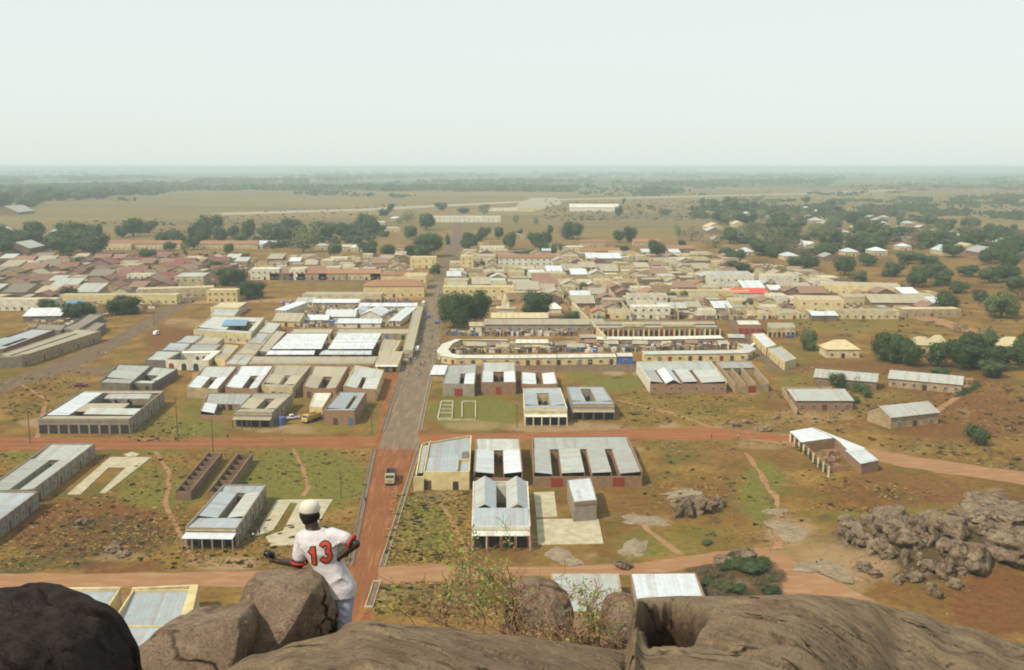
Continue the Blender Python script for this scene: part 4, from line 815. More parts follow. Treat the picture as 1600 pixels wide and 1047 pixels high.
house('town_house', 'pale stepped house at the far edge of town behind trees', 'house', G(890,398), 26, 12, 8, 0, 'flat', 'cream', 'white', wins=4, storeys=2)
house('school', 'orange-roofed long school beyond the town edge', 'school', G(937,399), 38, 10, 4.5, 0, 'gable', 'cream', 'tile', wins=14, ridge=3)
house('school', 'second orange-roofed school behind the first beyond the town edge', 'school', G(926,385), 26, 10, 4.5, 0, 'gable', 'cream', 'tile', wins=8, ridge=3)
house('school', 'faded orange roof beside a round dark tree beyond the town', 'school', G(1010,384), 30, 10, 4.5, 0, 'gable', 'cream', 'tile', wins=8, ridge=3)
house('school', 'rust-orange long roof right of the dark tree beyond the town', 'school', G(1062,394), 30, 10, 4, -.1, 'gable', 'brown', 'tile', wins=6, ridge=3)
# institutions behind the left town
house('school', 'long cream building with dark windows and orange roof behind the brown field', 'school', G(229,389), 75, 12, 6, 0, 'gable', 'cream', 'tile', wins=16, ridge=3)
house('school', 'pale flat block at the left end of the long cream building', 'school', G(171,390), 48, 10, 5.5, 0, 'flat', 'cream', 'cream', wins=10)
house('school', 'cream building with orange roof partly hidden by a round tree', 'school', G(349,388), 75, 12, 5, 0, 'gable', 'cream', 'tile', wins=14, ridge=3)
house('school', 'low grey-roofed shed right of the orange-roofed building', 'shed', G(412,385), 50, 8, 4, 0, 'lean', 'dark', 'bright', wins=6)
house('school', 'large white two-storey block on the open plain', 'school', G(722,347), 120, 16, 9, 0, 'flat', 'white', 'white', wins=16, storeys=2)
house('hangar', 'white-roofed hangar standing alone on the airfield', 'hangar', G(928,330), 95, 26, 8, -.05, 'gable', 'white', 'white', wins=4, ridge=6)
house('hangar', 'low terminal building on the airfield apron', 'terminal', G(818,329), 50, 14, 6, 0, 'flat', 'cream', 'tan', wins=6)
house('hangar', 'small pale airfield building behind the white two-storey block', 'terminal', G(782,330), 66, 10, 6, 0, 'flat', 'white', 'white', wins=6)
for i, (px, py, w_) in enumerate([(541,392,30),(560,393,14),(620,392,16),(610,362,26),(590,352,24),(620,345,20),(755,384,12),(808,372,16),(503,390,14),(405,388,10)]):
    house('villa', f'{nth(i+1)} pale villa half hidden among the dark trees behind the town', 'villa', G(px, py), w_, 9, 4.5, RN.uniform(-.1,.1), 'hip', 'cream', ('pale','bright','tile','tan')[i % 4], wins=4, group='villas among the trees behind the town')
# right-hand outskirts
def skew(label, c, wx, wy, h, rz, **kw): return house('country_house', label, 'house', G(*c), wx, wy, h, rz, **kw)
skew('long tin-roofed farm building half covered by green bushes, left of a pair', (1322,602), 23, 10, 3.4, -.42, style='gable', wall='brown', roof='grey', wins=5)
skew('long tin-roofed farm building with patched roof, right of a pair by the hedge', (1446,606), 26, 10, 3.6, -.48, style='gable', wall='tan', roof='grey', wins=7, door='dark')
skew('grey gabled house with blank tan end wall and dark shrub at its door', (1410,660), 20, 11, 4.0, .36, style='gable', wall='tan', roof='grey', wins=3)
skew('brick house with one pale grey roof slope and four white windows', (1281,636), 20, 10, 3.6, 0, style='lean', wall='brick', roof='grey', wins=5, ridge=1.6)
r = thing('unfinished_building', 'roofless tan walls behind the brick house with grey roof slope', 'unfinished building', G(1240,615))
for a_, b_ in (((1222,606),(1245,640)),((1222,606),(1300,606)),((1236,607),(1240,616)),((1254,607),(1258,614)),((1275,607),(1278,614)),((1295,607),(1302,614))): MB().seg(G(*a_,2), G(*b_,2), .3, 0, 2.3+RN.uniform(-.3,.3)).build('brick_wall', WALL['tan'], r)
# L-shaped white roof school with open yard
r = thing('unfinished_building', 'brick building with bent bright white roof round a brown pillared yard', 'unfinished building', G(1300,715))
def pr(px, hs, nm='roof', k='bright'):
    Q = [G(x, y, h) for (x, y), h in zip(px, hs)]; m = MB(); roof_patch(m, *Q, *hs); m.build(nm, ROOF[k], r)
pr([(1252,691),(1305,684),(1268,668),(1234,674)][0:4], (3.2,3.2,4.0,4.0)); pr([(1305,684),(1325,703),(1352,700),(1269,667)], (3.2,3.2,3.2,4.0)); pr([(1320,703),(1345,725),(1373,719),(1349,700)], (3.3,3.3,3.3,3.3))
for a_, b_, hh in (((1236,676),(1296,729),2.3),((1254,692),(1306,686),3.0),((1306,686),(1324,704),3.0),((1324,705),(1346,725),3.1),((1346,725),(1372,720),3.1),((1238,675),(1268,670),3.1),((1270,670),(1370,716),3.0),((1296,729),(1326,727),1.6)):
    MB().seg(G(*a_,hh), G(*b_,hh), .3, 0, hh).build('brick_wall', WALL['brick'], r)
p, q = G(1237,677,2.8), G(1297,730,2.8)
for i in range(9):
    s = p.lerp(q, i/8) + Vector((-.3,-.2,0)); MB().box((s.x, s.y, 0), (.55,.55,3.0), rz=.8).build('pillar', WALL['cream'], r)
for i in range(26):
    s = G(RN.uniform(1275,1310), RN.uniform(706,735)); t_ = RN.uniform(0,3); d = Vector((math.cos(t_), math.sin(t_), 0))*RN.uniform(.5,1.4)
    MB().seg(s-d, s+d, .3, 0, RN.uniform(.4,1.5)).build('rubble_pile', WALL['brick'], r)
note([G(1234,676), G(1300,745), G(1375,740), G(1270,668)])
for i, (px, py, w_, lb) in enumerate([(1311,556,15,'cream pyramid-roofed house with dark porch below the edge-of-town grass'),(1438,550,11,'cream-roofed house peeping between big dark trees'),(1576,551,13,'cream-roofed house between dark trees near the right edge'),(1463,548,8,'tiny pale roof among the big dark trees')]):
    skew(lb, (px, py), w_, w_*.7, 4, 0, style='hip', wall='cream', roof='cream', wins=3, ridge=3.5, door='dark')
# bottom edge buildings
rt, P = cc('shop_house', 'yellow-parapet house with grey roof at the foot of the rock, right of its twin', 'shop house', [(178,968),(282,968),(296,921),(208,922)], 4.4, 'yellow', 'blue', near=0, far=.98, wings=(), rise=.8, parapet=.5, fh=3.2)
q = [G(*x, 4.9) for x in ((280,976),(296,976),(310,914),(297,914))]; MB().prism(q, 0, 4.9).build('side_tower', WALL['yellow'], rt)
MB().seg(G(206,919,4.7), G(308,914,4.7), .7, 0, 4.7).build('parapet', WALL['cream'], rt)
m = MB(); roof_patch(m, G(190,1010,2.6), G(235,1010,2.6), G(268,975,2.6), G(192,975,2.6), 2.4,2.4,3.0,3.0); m.build('veranda_roof', ROOF['blue'], rt)
rt, P = cc('shop_house', 'yellow-parapet house with grey roof half hidden by the black boulder', 'shop house', [(70,960),(160,960),(186,921),(95,922)], 4.4, 'yellow', 'blue', near=.49, far=.49, wings=(), rise=.3)
MB().seg(G(90,919,4.8), G(188,918,4.8), .7, 0, 4.8).build('parapet', WALL['cream'], rt)
rt, P = cc('shed', 'bright corrugated roof in front of the dark scrub, behind the rock slab', 'shed', [(996,960),(1113,962),(1086,895),(986,896)], 4, 'brick', 'bright', near=.01, far=.98, wings=(), parapet=.05, rise=.9)
rt, P = cc('shed', 'old streaked tin roof behind the bare shrub, left of the bright roof', 'shed', [(872,955),(975,955),(966,896),(862,896)], 4, 'tan', 'pale', near=.01, far=.98, wings=(), parapet=.05, rise=.9)

# ------------------------------------------------------------------ the packed streets: rows of small houses, each its own thing
def inpoly(x, y, poly):
    c = False; n = len(poly)
    for i in range(n):
        x1, y1 = poly[i]; x2, y2 = poly[(i+1) % n]
        if (y1 > y) != (y2 > y) and x < (x2-x1)*(y-y1)/(y2-y1)+x1: c = not c
    return c
BOX = [(min(p[0] for p in q), max(p[0] for p in q), min(p[1] for p in q), max(p[1] for p in q)) for q in ALLB]
def free(x, y, rx, ry):
    return all(x+rx < b[0] or x-rx > b[1] or y+ry < b[2] or y-ry > b[3] for b in BOX)
def topx(x, y, z=0):
    d = y*cp + (EYE-z)*sp; return 800 + x/d*FPX, 523.5 - (y*sp - (EYE-z)*cp)/d*FPX
def fill(poly, rows, cols_w, styles, phrase, rowphrase, group, prob=.9, cat='house', name='town_house', yards=.5, start=None, size=(.62,.93), hh=(3.2,5.2), jy=1.5, rz0=0.04):
    """rows: photo y of each row (near to far); cols_w: plot width in metres; counted outwards from the main street."""
    for ri, py in enumerate(rows):
        p0 = G(700, py); y = p0.y; dy = (G(700, rows[min(ri+1, len(rows)-1)]).y - y) or (y - G(700, rows[ri-1]).y)
        lo, hi = min(p[0] for p in poly), max(p[0] for p in poly)
        x0, x1 = G(lo, py).x, G(hi, py).x
        step = cols_w; n = int((x1-x0)/step); k = 0
        order = range(n) if start == 'l' else range(n-1, -1, -1)
        for ci in order:
            x = x0 + (ci+.5)*step + RN.uniform(-.15,.15)*step; yy = y + RN.uniform(-jy, jy)
            px, pyy = topx(x, yy)
            if not inpoly(px, pyy, poly): continue
            if RN.random() > prob: continue
            w = step*RN.uniform(*size)*RN.choice((.75,1,1,1.25)); d = min(dy*RN.uniform(.5,.85), w*1.3)
            if not free(x, yy, w/2*.8, d/2*.8):
                w *= .6; d *= .7; x += RN.uniform(-2.5, 2.5)
                if not free(x, yy, w/2*.8, d/2*.8): continue
            k += 1; st, wl, rf = RN.choice(styles); h = RN.uniform(*hh)
            wn = dict(cream='cream',tan='tan',brown='brown',yellow='yellow',white='white',pink='pinkish',brick='brick',cement='grey')[wl]
            rn = dict(cream='cream',tan='tan',rust='rusty',maroon='maroon',tile='orange',bright='bright tin',pale='pale tin',grey='grey tin',dark='dark tin',white='white',cyan='sky-blue')[rf]
            house(name, f'{wn} house, {rn} roof, {nth(k)} {phrase}, {nth(ri+1)} row {rowphrase}', cat, (x, yy), w, d, h, rz0+RN.uniform(-.03,.03), st, wl, rf, wins=RN.choice((2,3,3,4)), door=RN.choice(('brown','dark','blue','red')), group=group, yard=RN.random() < yards, storeys=1 if h < 5.6 else 2)
            note([(x-w/2,yy-d/2),(x+w/2,yy+d/2)]); BOX.append((x-w*.45, x+w*.45, yy-d*.45, yy+d*.45))
CT = [('court','cream','tan'),('court','cream','tan'),('court','tan','grey'),('court','cream','rust'),('court','yellow','tan'),('court','cream','cream'),('court','tan','tan'),('court','cream','pale'),('court','brown','tan'),('flat','cream','tan'),('flat','yellow','tan'),('flat','cream','cream'),('flat','tan','tan'),('flat','yellow','tan'),('flat','cream','pale'),('lean','cream','tan'),('lean','tan','rust'),('gable','cream','rust'),('flat','white','cream'),('lean','brown','tan'),('gable','tan','pale'),('gable','cream','tan'),('lean','tan','bright'),('flat','brown','tan'),('flat','cream','tan'),('gable','brown','rust'),('gable','cream','tile')]
fill([(905,498),(1150,500),(1245,498),(1490,488),(1440,462),(1300,440),(1240,424),(1110,402),(960,394),(716,392),(702,430),(695,462),(770,470),(890,478)],
     [496,488,480,473,466,459,452.5,446.5,441,435.5,430,425,420,415.5,411,407,403,399], 15.5, CT, 'from the main street', 'beyond the arcade', 'packed houses right of the main street', prob=.97, yards=.7, start='l')
LT = [('gable','brown','maroon'),('lean','tan','maroon'),('gable','brown','maroon'),('gable','tan','maroon'),('gable','brown','rust'),('gable','cream','rust'),('flat','cream','cream'),('flat','yellow','tan'),('gable','tan','rust'),('lean','brown','rust'),('lean','cream','tan'),('gable','brown','maroon'),('flat','tan','tan'),('flat','cream','tan'),('lean','tan','dark'),('gable','tan','tan'),('lean','tan','pale'),('court','tan','maroon'),('court','cream','rust'),('court','brown','tan'),('court','tan','maroon'),('gable','tan','maroon')]
fill([(-30,482),(90,484),(155,470),(215,470),(300,452),(330,440),(400,436),(400,402),(250,404),(100,402),(-30,410)],
     [481,472,463,454.5,447,440,434,428.5,423,418,413.5,409.5], 17, LT, 'from the left street', 'of the red-roofed quarter', 'red-roofed houses left of the market', prob=.95, yards=.5, size=(.6,1.0), name='low_town_house')
fill([(400,430),(640,430),(650,405),(420,402)], [429,424,419,414.5,410,406], 14, CT, 'from the main street', 'behind the arcaded shops', 'houses behind the arcaded shops', prob=.95, size=(.6,.95), name='low_town_house')  # ordinary town houses, same style mix as the packed streets
OT = [('gable','cream','bright'),('gable','brown','pale'),('lean','tan','bright'),('hip','tan','grey'),('gable','tan','pale'),('gable','cream','cream'),('hip','cream','bright'),('gable','brown','grey')]
fill([(1095,345),(1240,325),(1420,345),(1600,385),(1600,425),(1450,400),(1400,415),(1290,420),(1190,405),(1110,385)],
     [415,406,398,391,384,377.5,371,365,359,353.5,348,343,338,333,329], 32, OT, 'from the field edge', 'of the wooded suburb', 'tin-roofed houses in the wooded suburb', prob=.42, cat='house', name='suburb_house', yards=.1, start='l', size=(.35,.6), hh=(3.5,4.5), jy=8)
fill([(-20,395),(150,398),(150,362),(-20,362)], [394,384,375,367], 60, OT, 'from the institution', 'at the wooded left edge', 'houses at the wooded left edge', prob=.6, name='suburb_house', yards=.1, size=(.25,.45), hh=(4,6), jy=8)
fill([(-20,336),(110,336),(110,318),(-20,322)], [334,328,323], 110, [('gable','cream','tan'),('gable','brown','grey'),('lean','tan','tan')], 'from the plain', 'of the far left village', 'far village houses on the left plain', prob=.6, name='suburb_house', yards=0, size=(.25,.45), hh=(4,5), jy=20)

PW = 0
for (a_, b_) in (((905,497),(868,430)),((962,478),(930,425)),((1003,470),(985,420)),((1062,470),(1030,415)),((1100,470),(1078,425)),((1140,498),(1118,468)),((880,470),(858,425)),((845,462),(833,418)),((1180,498),(1150,470)),((1220,495),(1200,470)),((985,500),(970,482)),((1060,500),(1048,480)),((930,440),(915,412)),((1010,430),(995,408))):
    p, q = G(*a_), G(*b_); PW += 1; n = 6; r = thing('boundary_wall', f'long pale boundary wall running back through the packed houses, {nth(PW)} counted outward', 'wall', (p+q)/2, 'boundary walls among the packed houses')
    MB().seg(p, q, .5, 0, 4.6).build('wall', WALL['cream'], r); MB().seg(p, q, .7, 4.6, 4.8).build('coping', WALL['tan'], r)
def clutter(name, poly, n, seed, mats, big=2.6):
    r = random.Random(seed); m = MB(); lo, hi = min(p[0] for p in poly), max(p[0] for p in poly); l2, h2 = min(p[1] for p in poly), max(p[1] for p in poly); c = 0; t_ = 0
    while c < n and t_ < n*30:
        t_ += 1; px, py = r.uniform(lo, hi), r.uniform(l2, h2)
        if not inpoly(px, py, poly): continue
        p = G(px, py)
        if not free(p.x, p.y, .8, .8): continue
        a = r.choice((0,0,1.57))+r.uniform(-.1,.1); mi = r.randrange(len(mats)); q = r.random()
        if q < .45: m.box((p.x,p.y,0), (r.uniform(2,big*2.2), .3, r.uniform(1.2,2.6)), mi, a)
        elif q < .8: m.box((p.x,p.y,0), (r.uniform(1,big), r.uniform(1,big), r.uniform(.8,2.6)), mi, a)
        else: m.box((p.x,p.y,2.0), (r.uniform(2,big*1.3), r.uniform(1.5,big), .12), mi, a); m.box((p.x,p.y,0), (.2,.2,2.0), mi, a)
        c += 1
    return tag(m.build(name, mats), kind='stuff')
CM = [WALL['cream'], WALL['tan'], WALL['brown'], WALL['dark'], WALL['white'], ROOF['rust'][0], WALL['brick'], WALL['tan'], WALL['dark'], WALL['white'], WALL['blue']]
clutter('yard_clutter', [(900,500),(1150,500),(1245,498),(1480,492),(1440,462),(1300,442),(1240,424),(1110,402),(960,396),(716,394),(700,440),(760,470),(890,478)], 2600, 3, CM[:7])
clutter('quarter_clutter', [(-10,486),(150,480),(300,455),(400,430),(400,404),(0,408)], 1300, 4, CM[:7])
clutter('market_clutter', [(700,553),(990,550),(1150,545),(1150,540),(930,540),(720,540)], 420, 5, CM, 1.8); clutter('stall_clutter', [(450,512),(600,512),(640,476),(470,484)], 380, 6, CM, 1.8)
clutter('street_clutter', [(627,570),(636,570),(664,480),(657,480)], 130, 7, CM, 1.3); clutter('verge_clutter', [(360,585),(378,585),(425,505),(414,505)], 90, 8, CM, 1.3); clutter('lane_clutter', [(440,478),(640,474),(640,470),(440,474)], 130, 9, CM, 2.0); clutter('hall_clutter', [(700,526),(900,525),(900,521),(700,521)], 160, 10, CM, 1.6)
clutter('left_street_clutter', [(40,520),(130,505),(300,470),(310,455),(200,478),(60,500)], 160, 12, CM[:7], 2.2)

# ------------------------------------------------------------------ trees
def crown_mesh(i, n, leaf, flat=1.0, seed=0, lumps=7, core=True):
    r = random.Random(100+seed); m = MB()
    L = [(Vector((0,0,.48*flat)), .37)]
    for _ in range(lumps):
        a = r.uniform(0, 6.28); q = r.uniform(.18,.34); L.append((Vector((math.cos(a)*q, math.sin(a)*q, r.uniform(.24,.72)*flat)), r.uniform(.17,.28)))
    if core:
        for c_, rr in L:
            k = rr*.70; vs = []; nn = 6
            for j in range(1, 4):
                for q in range(nn): t = q*6.283/nn; vs.append(c_+Vector((math.cos(t)*math.sin(j*math.pi/4), math.sin(t)*math.sin(j*math.pi/4), math.cos(j*math.pi/4)*flat))*k*r.uniform(.75,1.15))
            vs += [c_+Vector((0,0,k*flat)), c_-Vector((0,0,k*flat))]
            fs = [(j*nn+q, (j+1)*nn+q, (j+1)*nn+(q+1)%nn, j*nn+(q+1)%nn) for j in range(2) for q in range(nn)] + [(3*nn, q, (q+1)%nn) for q in range(nn)] + [(3*nn+1, 2*nn+(q+1)%nn, 2*nn+q) for q in range(nn)]
            m.add(vs, fs)
    vol = [rr**2 for _, rr in L]
    for _ in range(n):
        c_, rr = r.choices(L, vol)[0]
        d = Vector((r.gauss(0,1), r.gauss(0,1), r.gauss(0,1)+.15)).normalized()
        p = c_ + Vector((d.x, d.y, d.z*flat)) * rr * r.uniform(.66, 1.10)
        if p.z < .04: continue
        s = leaf*r.uniform(.6,1.5); t1 = d.orthogonal().normalized(); t1.rotate(Matrix.Rotation(r.uniform(0,6.28), 3, d))
        t1 = (t1 + d*r.uniform(-.6,.6)).normalized(); t2 = (d.cross(t1) + Vector((r.gauss(0,.4), r.gauss(0,.4), r.gauss(0,.4)))).normalized()
        m.add([p-t1*s, p+t2*s*.7, p+t1*s, p-t2*s*.7], [(0,1,2,3)])
    return m
def trunk_mesh(seed, th=.30):
    r = random.Random(seed); m = MB()
    m.tube([(0,0,-.02),(r.uniform(-.01,.01),0,th*.5),(r.uniform(-.03,.03),r.uniform(-.02,.02),th),(0,0,th+.15)], [.045,.032,.028,.012], 7)
    for k in range(4):
        a = r.uniform(0,6.28); m.tube([(0,0,th*.85),(math.cos(a)*.1,math.sin(a)*.1,th+.08),(math.cos(a)*.24,math.sin(a)*.24,th+.22)], [.022,.016,.006], 5)
    return m
CR = {}
def protos(kind, leafkey, n, leaf, flat, cnt, **kw):
    CR[kind] = []
    for s in range(cnt):
        o = crown_mesh(s, n, leaf, flat, seed=hash_(kind)+s, **kw).build('crown', LEAF[leafkey]); CR[kind].append(o.data); bpy.data.objects.remove(o)
def hash_(k): return sum(ord(c) for c in k)
protos('dark', 'dark', 1500, .030, .95, 5); protos('mid', 'mid', 1300, .030, .95, 4); protos('pale', 'pale', 900, .028, .95, 3, core=False, lumps=9)
protos('dry', 'dry', 700, .026, .8, 2, core=False); protos('umb', 'mid', 800, .028, .45, 2, core=False, lumps=9); protos('big', 'dark', 5200, .018, .95, 3, lumps=12); protos('red', 'red', 700, .03, .6, 1, core=False)
TR = []
for s in range(3):
    o = trunk_mesh(s).build('trunk', M_BARK); TR.append(o.data); bpy.data.objects.remove(o)
TREEPOS = []
def tree(px, py, wpx, hpx, kind='dark', label=None, group=None, name='tree', pos=None, wm=None, hm_=None):
    p = pos or G(px, py)
    if wm is None: k = mpp(px, py); wm = wpx*k; hm_ = hpx*k*1.05
    t = thing(name, label, 'tree', (p[0], p[1], 0), group); t.rotation_euler.z = RN.uniform(0, 6.28)
    base = 0 if kind not in ('umb','pale','dry') else .2
    c = inst('crown', RN.choice(CR[kind]), t, (0, 0, hm_*(base*.6-.10)), 0, (wm*1.18, wm*1.18, hm_*(1.24-base*.4)))
    if RN.random() < .95: inst('trunk', RN.choice(TR), t, (0,0,0), 0, (wm*.9, wm*.9, hm_*1.0))
    TREEPOS.append((p[0], p[1], wm)); return t
def trees(lst, phrase, group):
    words = dict(dark='dark round', mid='green', pale='pale feathery', dry='dry brown', umb='flat-topped', big='huge dark', red='red-flowering')
    for i, t in enumerate(sorted(lst)):
        px, py, w, h = t[:4]; k = t[4] if len(t) > 4 else 'dark'
        tree(px, py, w, h, k, f'{words[k]} tree, {nth(i+1)} from the left {phrase}', group)
tree(708,512,52,60,'big','left half of the huge dark double tree beside the tan street'); tree(742,507,42,56,'big','right half of the huge dark double tree beside the tan street')
tree(838,499,46,44,'big','large dark green tree right of the little spired temple')
tree(195,491,48,30,'big','broad dark tree standing alone by the left paved street'); tree(361,446,44,30,'big','dark spreading tree behind the yellow two-storey house'); tree(392,466,46,30,'big','dark tree right beside the yellow two-storey house')
tree(230,412,27,23,'big','solitary round dark tree on the brown field above the red roofs')
trees([(457,368,32,28),(428,371,28,24),(432,380,36,26,'mid'),(474,394,44,42,'pale'),(507,375,36,28,'mid'),(535,373,28,26),(556,371,26,26,'mid'),(576,368,40,36),(572,373,26,18),(601,338,20,11,'mid'),(610,331,12,13),(637,347,26,18,'pale'),(667,360,28,28),(642,374,24,24,'mid'),
       (523,400,22,24,'mid'),(575,400,32,24),(604,402,26,21),(669,401,46,36,'big'),(643,400,24,18),(680,428,17,18,'mid'),(700,383,9,20,'mid'),(690,329,20,12,'mid'),(725,333,24,10,'mid'),(757,337,20,18,'pale'),(755,374,20,20),(732,382,20,20),(745,384,18,20),(779,374,16,20),(728,390,22,18),(797,390,20,30),(415,378,26,26,'mid'),(447,378,30,30,'mid'),(492,372,24,26,'pale'),(545,376,22,20),(590,366,24,16,'mid'),(625,350,16,12,'pale')],
      'in the belt behind the market', 'trees in the belt behind the market')
trees([(153,380,17,32),(208,370,36,30),(233,364,24,20),(190,372,20,20),(328,374,36,40),(278,386,32,28,'mid'),(302,390,24,20),(358,397,20,18),(388,377,26,36),(345,378,28,26,'mid'),(365,374,20,22),(306,372,24,26),(255,384,26,24),(265,392,20,16,'mid'),(290,404,7,16,'mid'),(316,380,26,24),(377,386,22,22,'mid')], 'around the long cream institution', 'trees around the long cream institution')
trees([(895,374,37,29,'big'),(836,387,20,26),(851,387,20,28),(850,398,18,20),(860,364,10,13),(872,398,26,20,'mid'),(966,340,12,19),(974,320,5,11),(1016,327,10,13,'umb'),(1040,337,21,21,'umb'),(985,379,21,26),(968,379,20,20),(1025,403,25,30),(998,324,8,7,'mid'),(1085,340,12,11,'mid'),(1115,328,17,18),(1097,320,8,11),
       (1125,350,26,24),(1142,332,22,24,'mid'),(1160,352,24,20),(1173,352,18,20),(1148,410,29,22),(1132,402,20,16),(1155,426,38,19),(1118,387,36,20,'dry'),(1080,376,36,24,'dry'),(1060,372,12,20,'pale'),(975,393,24,10,'mid'),(1065,386,12,12),(822,400,40,10,'mid'),(910,395,24,9,'mid'),(838,352,10,12,'pale'),(806,352,12,16,'pale'),(812,372,10,14,'mid'),(1210,432,36,22,'dry'),(1190,418,30,16,'dry')],
      'beyond the town right of the street', 'trees beyond the town right of the street')
trees([(1320,430,38,32),(1265,422,30,26),(1290,402,28,22),(1355,415,34,20),(1435,449,36,34),(1405,454,20,11,'mid'),(1490,402,34,22),(1478,487,40,34),(1565,497,52,44,'mid'),(1388,562,54,46,'big'),(1407,568,46,46,'big'),(1262,547,30,38,'mid'),(1465,572,44,42),(1500,577,36,42),(1540,549,36,42,'mid'),(1530,577,60,42),(1590,572,34,38),(1528,695,38,33),(1575,422,32,36),(1540,414,22,24),(1545,442,38,26),(1510,432,34,18),(1450,417,38,20),(1422,657,22,26),
       (1598,470,30,26,'red'),(1245,405,40,26,'dry'),(1310,605,26,24,'mid'),(1340,606,24,20,'mid'),(1575,440,40,30),(1420,412,40,20,'mid'),(1385,418,28,18,'dry'),(1348,612,22,14,'mid'),(1290,600,22,16,'mid'),(1333,630,20,12,'mid'),(1355,622,14,14,'mid'),(1495,480,20,14,'dry'),(1500,520,22,16,'dry'),(1425,572,34,36),(1485,560,36,30),(1560,578,50,40),(1602,560,40,40),(1440,548,30,26),(1515,552,40,34),(1548,590,40,26,'mid'),(1470,590,30,18,'mid'),(1470,445,36,24),(1590,455,40,26),(1530,470,26,18,'mid'),(1460,430,40,22,'mid'),(1500,458,30,20),(1395,432,34,22),(1340,440,30,20,'mid'),(1555,412,34,26),(1600,400,40,30),(1240,420,26,20)], 'on the right outskirts', 'trees on the right outskirts')
# generic belts, counted along the belt
def belt(poly, n, wr, kinds, phrase, group, cat_prob=None, minsep=.55, ratio=(.7,1.0), name='tree'):
    got = []; lo, hi = min(p[0] for p in poly), max(p[0] for p in poly); l2, h2 = min(p[1] for p in poly), max(p[1] for p in poly); tries = 0
    while len(got) < n and tries < n*40:
        tries += 1; px, py = RN.uniform(lo, hi), RN.uniform(l2, h2)
        if not inpoly(px, py, poly): continue
        p = G(px, py); w = RN.uniform(*wr)
        if not free(p.x, p.y, w*.25, w*.25): continue
        if any((p.x-q[0])**2+(p.y-q[1])**2 < ((w+q[2])*minsep*.5)**2 for q in TREEPOS): continue
        got.append((px, py, p, w)); TREEPOS.append((p.x, p.y, w))
    words = dict(dark='dark', mid='mid-green', pale='pale', dry='dry brown', umb='flat-topped')
    for i, (px, py, p, w) in enumerate(sorted(got, key=lambda g: g[0])):
        k = RN.choice(kinds); tree(0, 0, 0, 0, k, f'{words[k]} tree, {nth(i+1)} from the left {phrase}', group, pos=p, wm=w, hm_=w*RN.uniform(*ratio))
belt([(1100,350),(1180,310),(1330,320),(1480,350),(1600,365),(1600,415),(1500,395),(1400,395),(1300,408),(1180,400),(1110,372)], 105, (15,29), ['dark','dark','dark','mid','mid','dry','pale'], 'in the wooded suburb', 'trees of the wooded suburb', minsep=.5, ratio=(.6,.85))
belt([(-10,398),(150,398),(150,374),(-10,372)], 26, (16,30), ['dark','dark','mid'], 'along the wooded left edge', 'trees along the wooded left edge', minsep=.5)
belt([(-10,330),(60,326),(60,318),(250,306),(250,301),(-10,310)], 24, (34,62), ['dark','mid'], 'in the far left wood', 'trees in the far left wood', ratio=(.5,.75))
belt([(0,470),(180,480),(300,450),(400,440),(400,405),(0,412)], 9, (7,11), ['dark','mid'], 'among the red roofs', 'small trees among the red roofs')
belt([(60,505),(130,500),(160,485),(60,475)], 7, (8,13), ['dark','mid','dark'], 'by the left market sheds', 'trees by the left market sheds')
belt([(720,500),(1200,495),(1400,470),(1200,430),(950,400),(720,400)], 22, (5,9), ['mid','dark','mid'], 'among the packed houses', 'small trees among the packed houses', minsep=.5)
for px, py, w, lb in [(728,546,22,'low green bush inside the curved shop row'),(742,549,16,'green bush at the right end of the market green'),(890,500,50,'dry olive thicket below the white tent'),(897,497,20,'olive bush beside the long wall'),(768,842,22,'bright green bush at the veranda of the twin-gabled house'),(1105,850,26,'dark bush beside the track near the pale rocks')]:
    k = mpp(px, py); t = thing('bush', lb, 'bush', G(px, py)); inst('foliage', RN.choice(CR['mid' if w > 20 or px < 900 else 'dark']), t, (0,0,-.3), 1, (w*k, w*k*.7, w*k*.38))
for i in range(48):
    px, py = RN.uniform(1100, 1218), RN.uniform(886, 932); k = mpp(px, py); w = RN.uniform(14, 30); kk = RN.choice(('dark','dry','dry','mid'))
    t = thing('bush', f'{dict(dark="dark green",mid="olive",dry="brown")[kk]} bush, {nth(i+1)} of the dark thicket beside the bright tin roof', 'bush', (lambda g: (g.x, g.y, Z_at(g.x, g.y)))(G(px, py)), 'bushes of the dark thicket'); inst('foliage', RN.choice(CR[kk]), t, (0,0,-.3), 1, (w*k*1.7, w*k*1.3, w*k*.6))
# hedge
def hedge(label, pts, h, w):
    Q = [G(*p) for p in pts]; c = sum(Q, Vector())/len(Q); r = thing('hedge', label, 'hedge', c); m = MB()
    for a_, b_ in zip(Q, Q[1:]):
        n = int((b_-a_).length*26)
        for _ in range(n):
            p = a_.lerp(b_, RN.random()) + Vector((RN.gauss(0,w/3), RN.gauss(0,w/3), 0)); z = RN.uniform(.1, h); s = RN.uniform(.15,.32)
            t1 = Vector((RN.gauss(0,1),RN.gauss(0,1),RN.gauss(0,1))).normalized(); t2 = t1.orthogonal().normalized(); p.z = z
            m.add([p-t1*s, p+t2*s, p+t1*s, p-t2*s], [(0,1,2,3)])
    o = m.build('foliage', LEAF['dark'], r); o['kind'] = 'stuff'
hedge('clipped L-shaped green hedge beside the patched tin-roofed farm building', [(1500,600),(1530,602),(1515,612),(1492,621)], 1.8, 1.6)
hedge('long dark hedge line across the brown field at the right', [(1440,446),(1600,452)], 3, 3)
hedge('green growth along the left wall of the pillared brick yard', [(1246,700),(1290,738)], 1.3, 1.6)
hedge('bushes along the lower side of the left farm building', [(1290,598),(1330,612),(1362,618)], 3.0, 3)

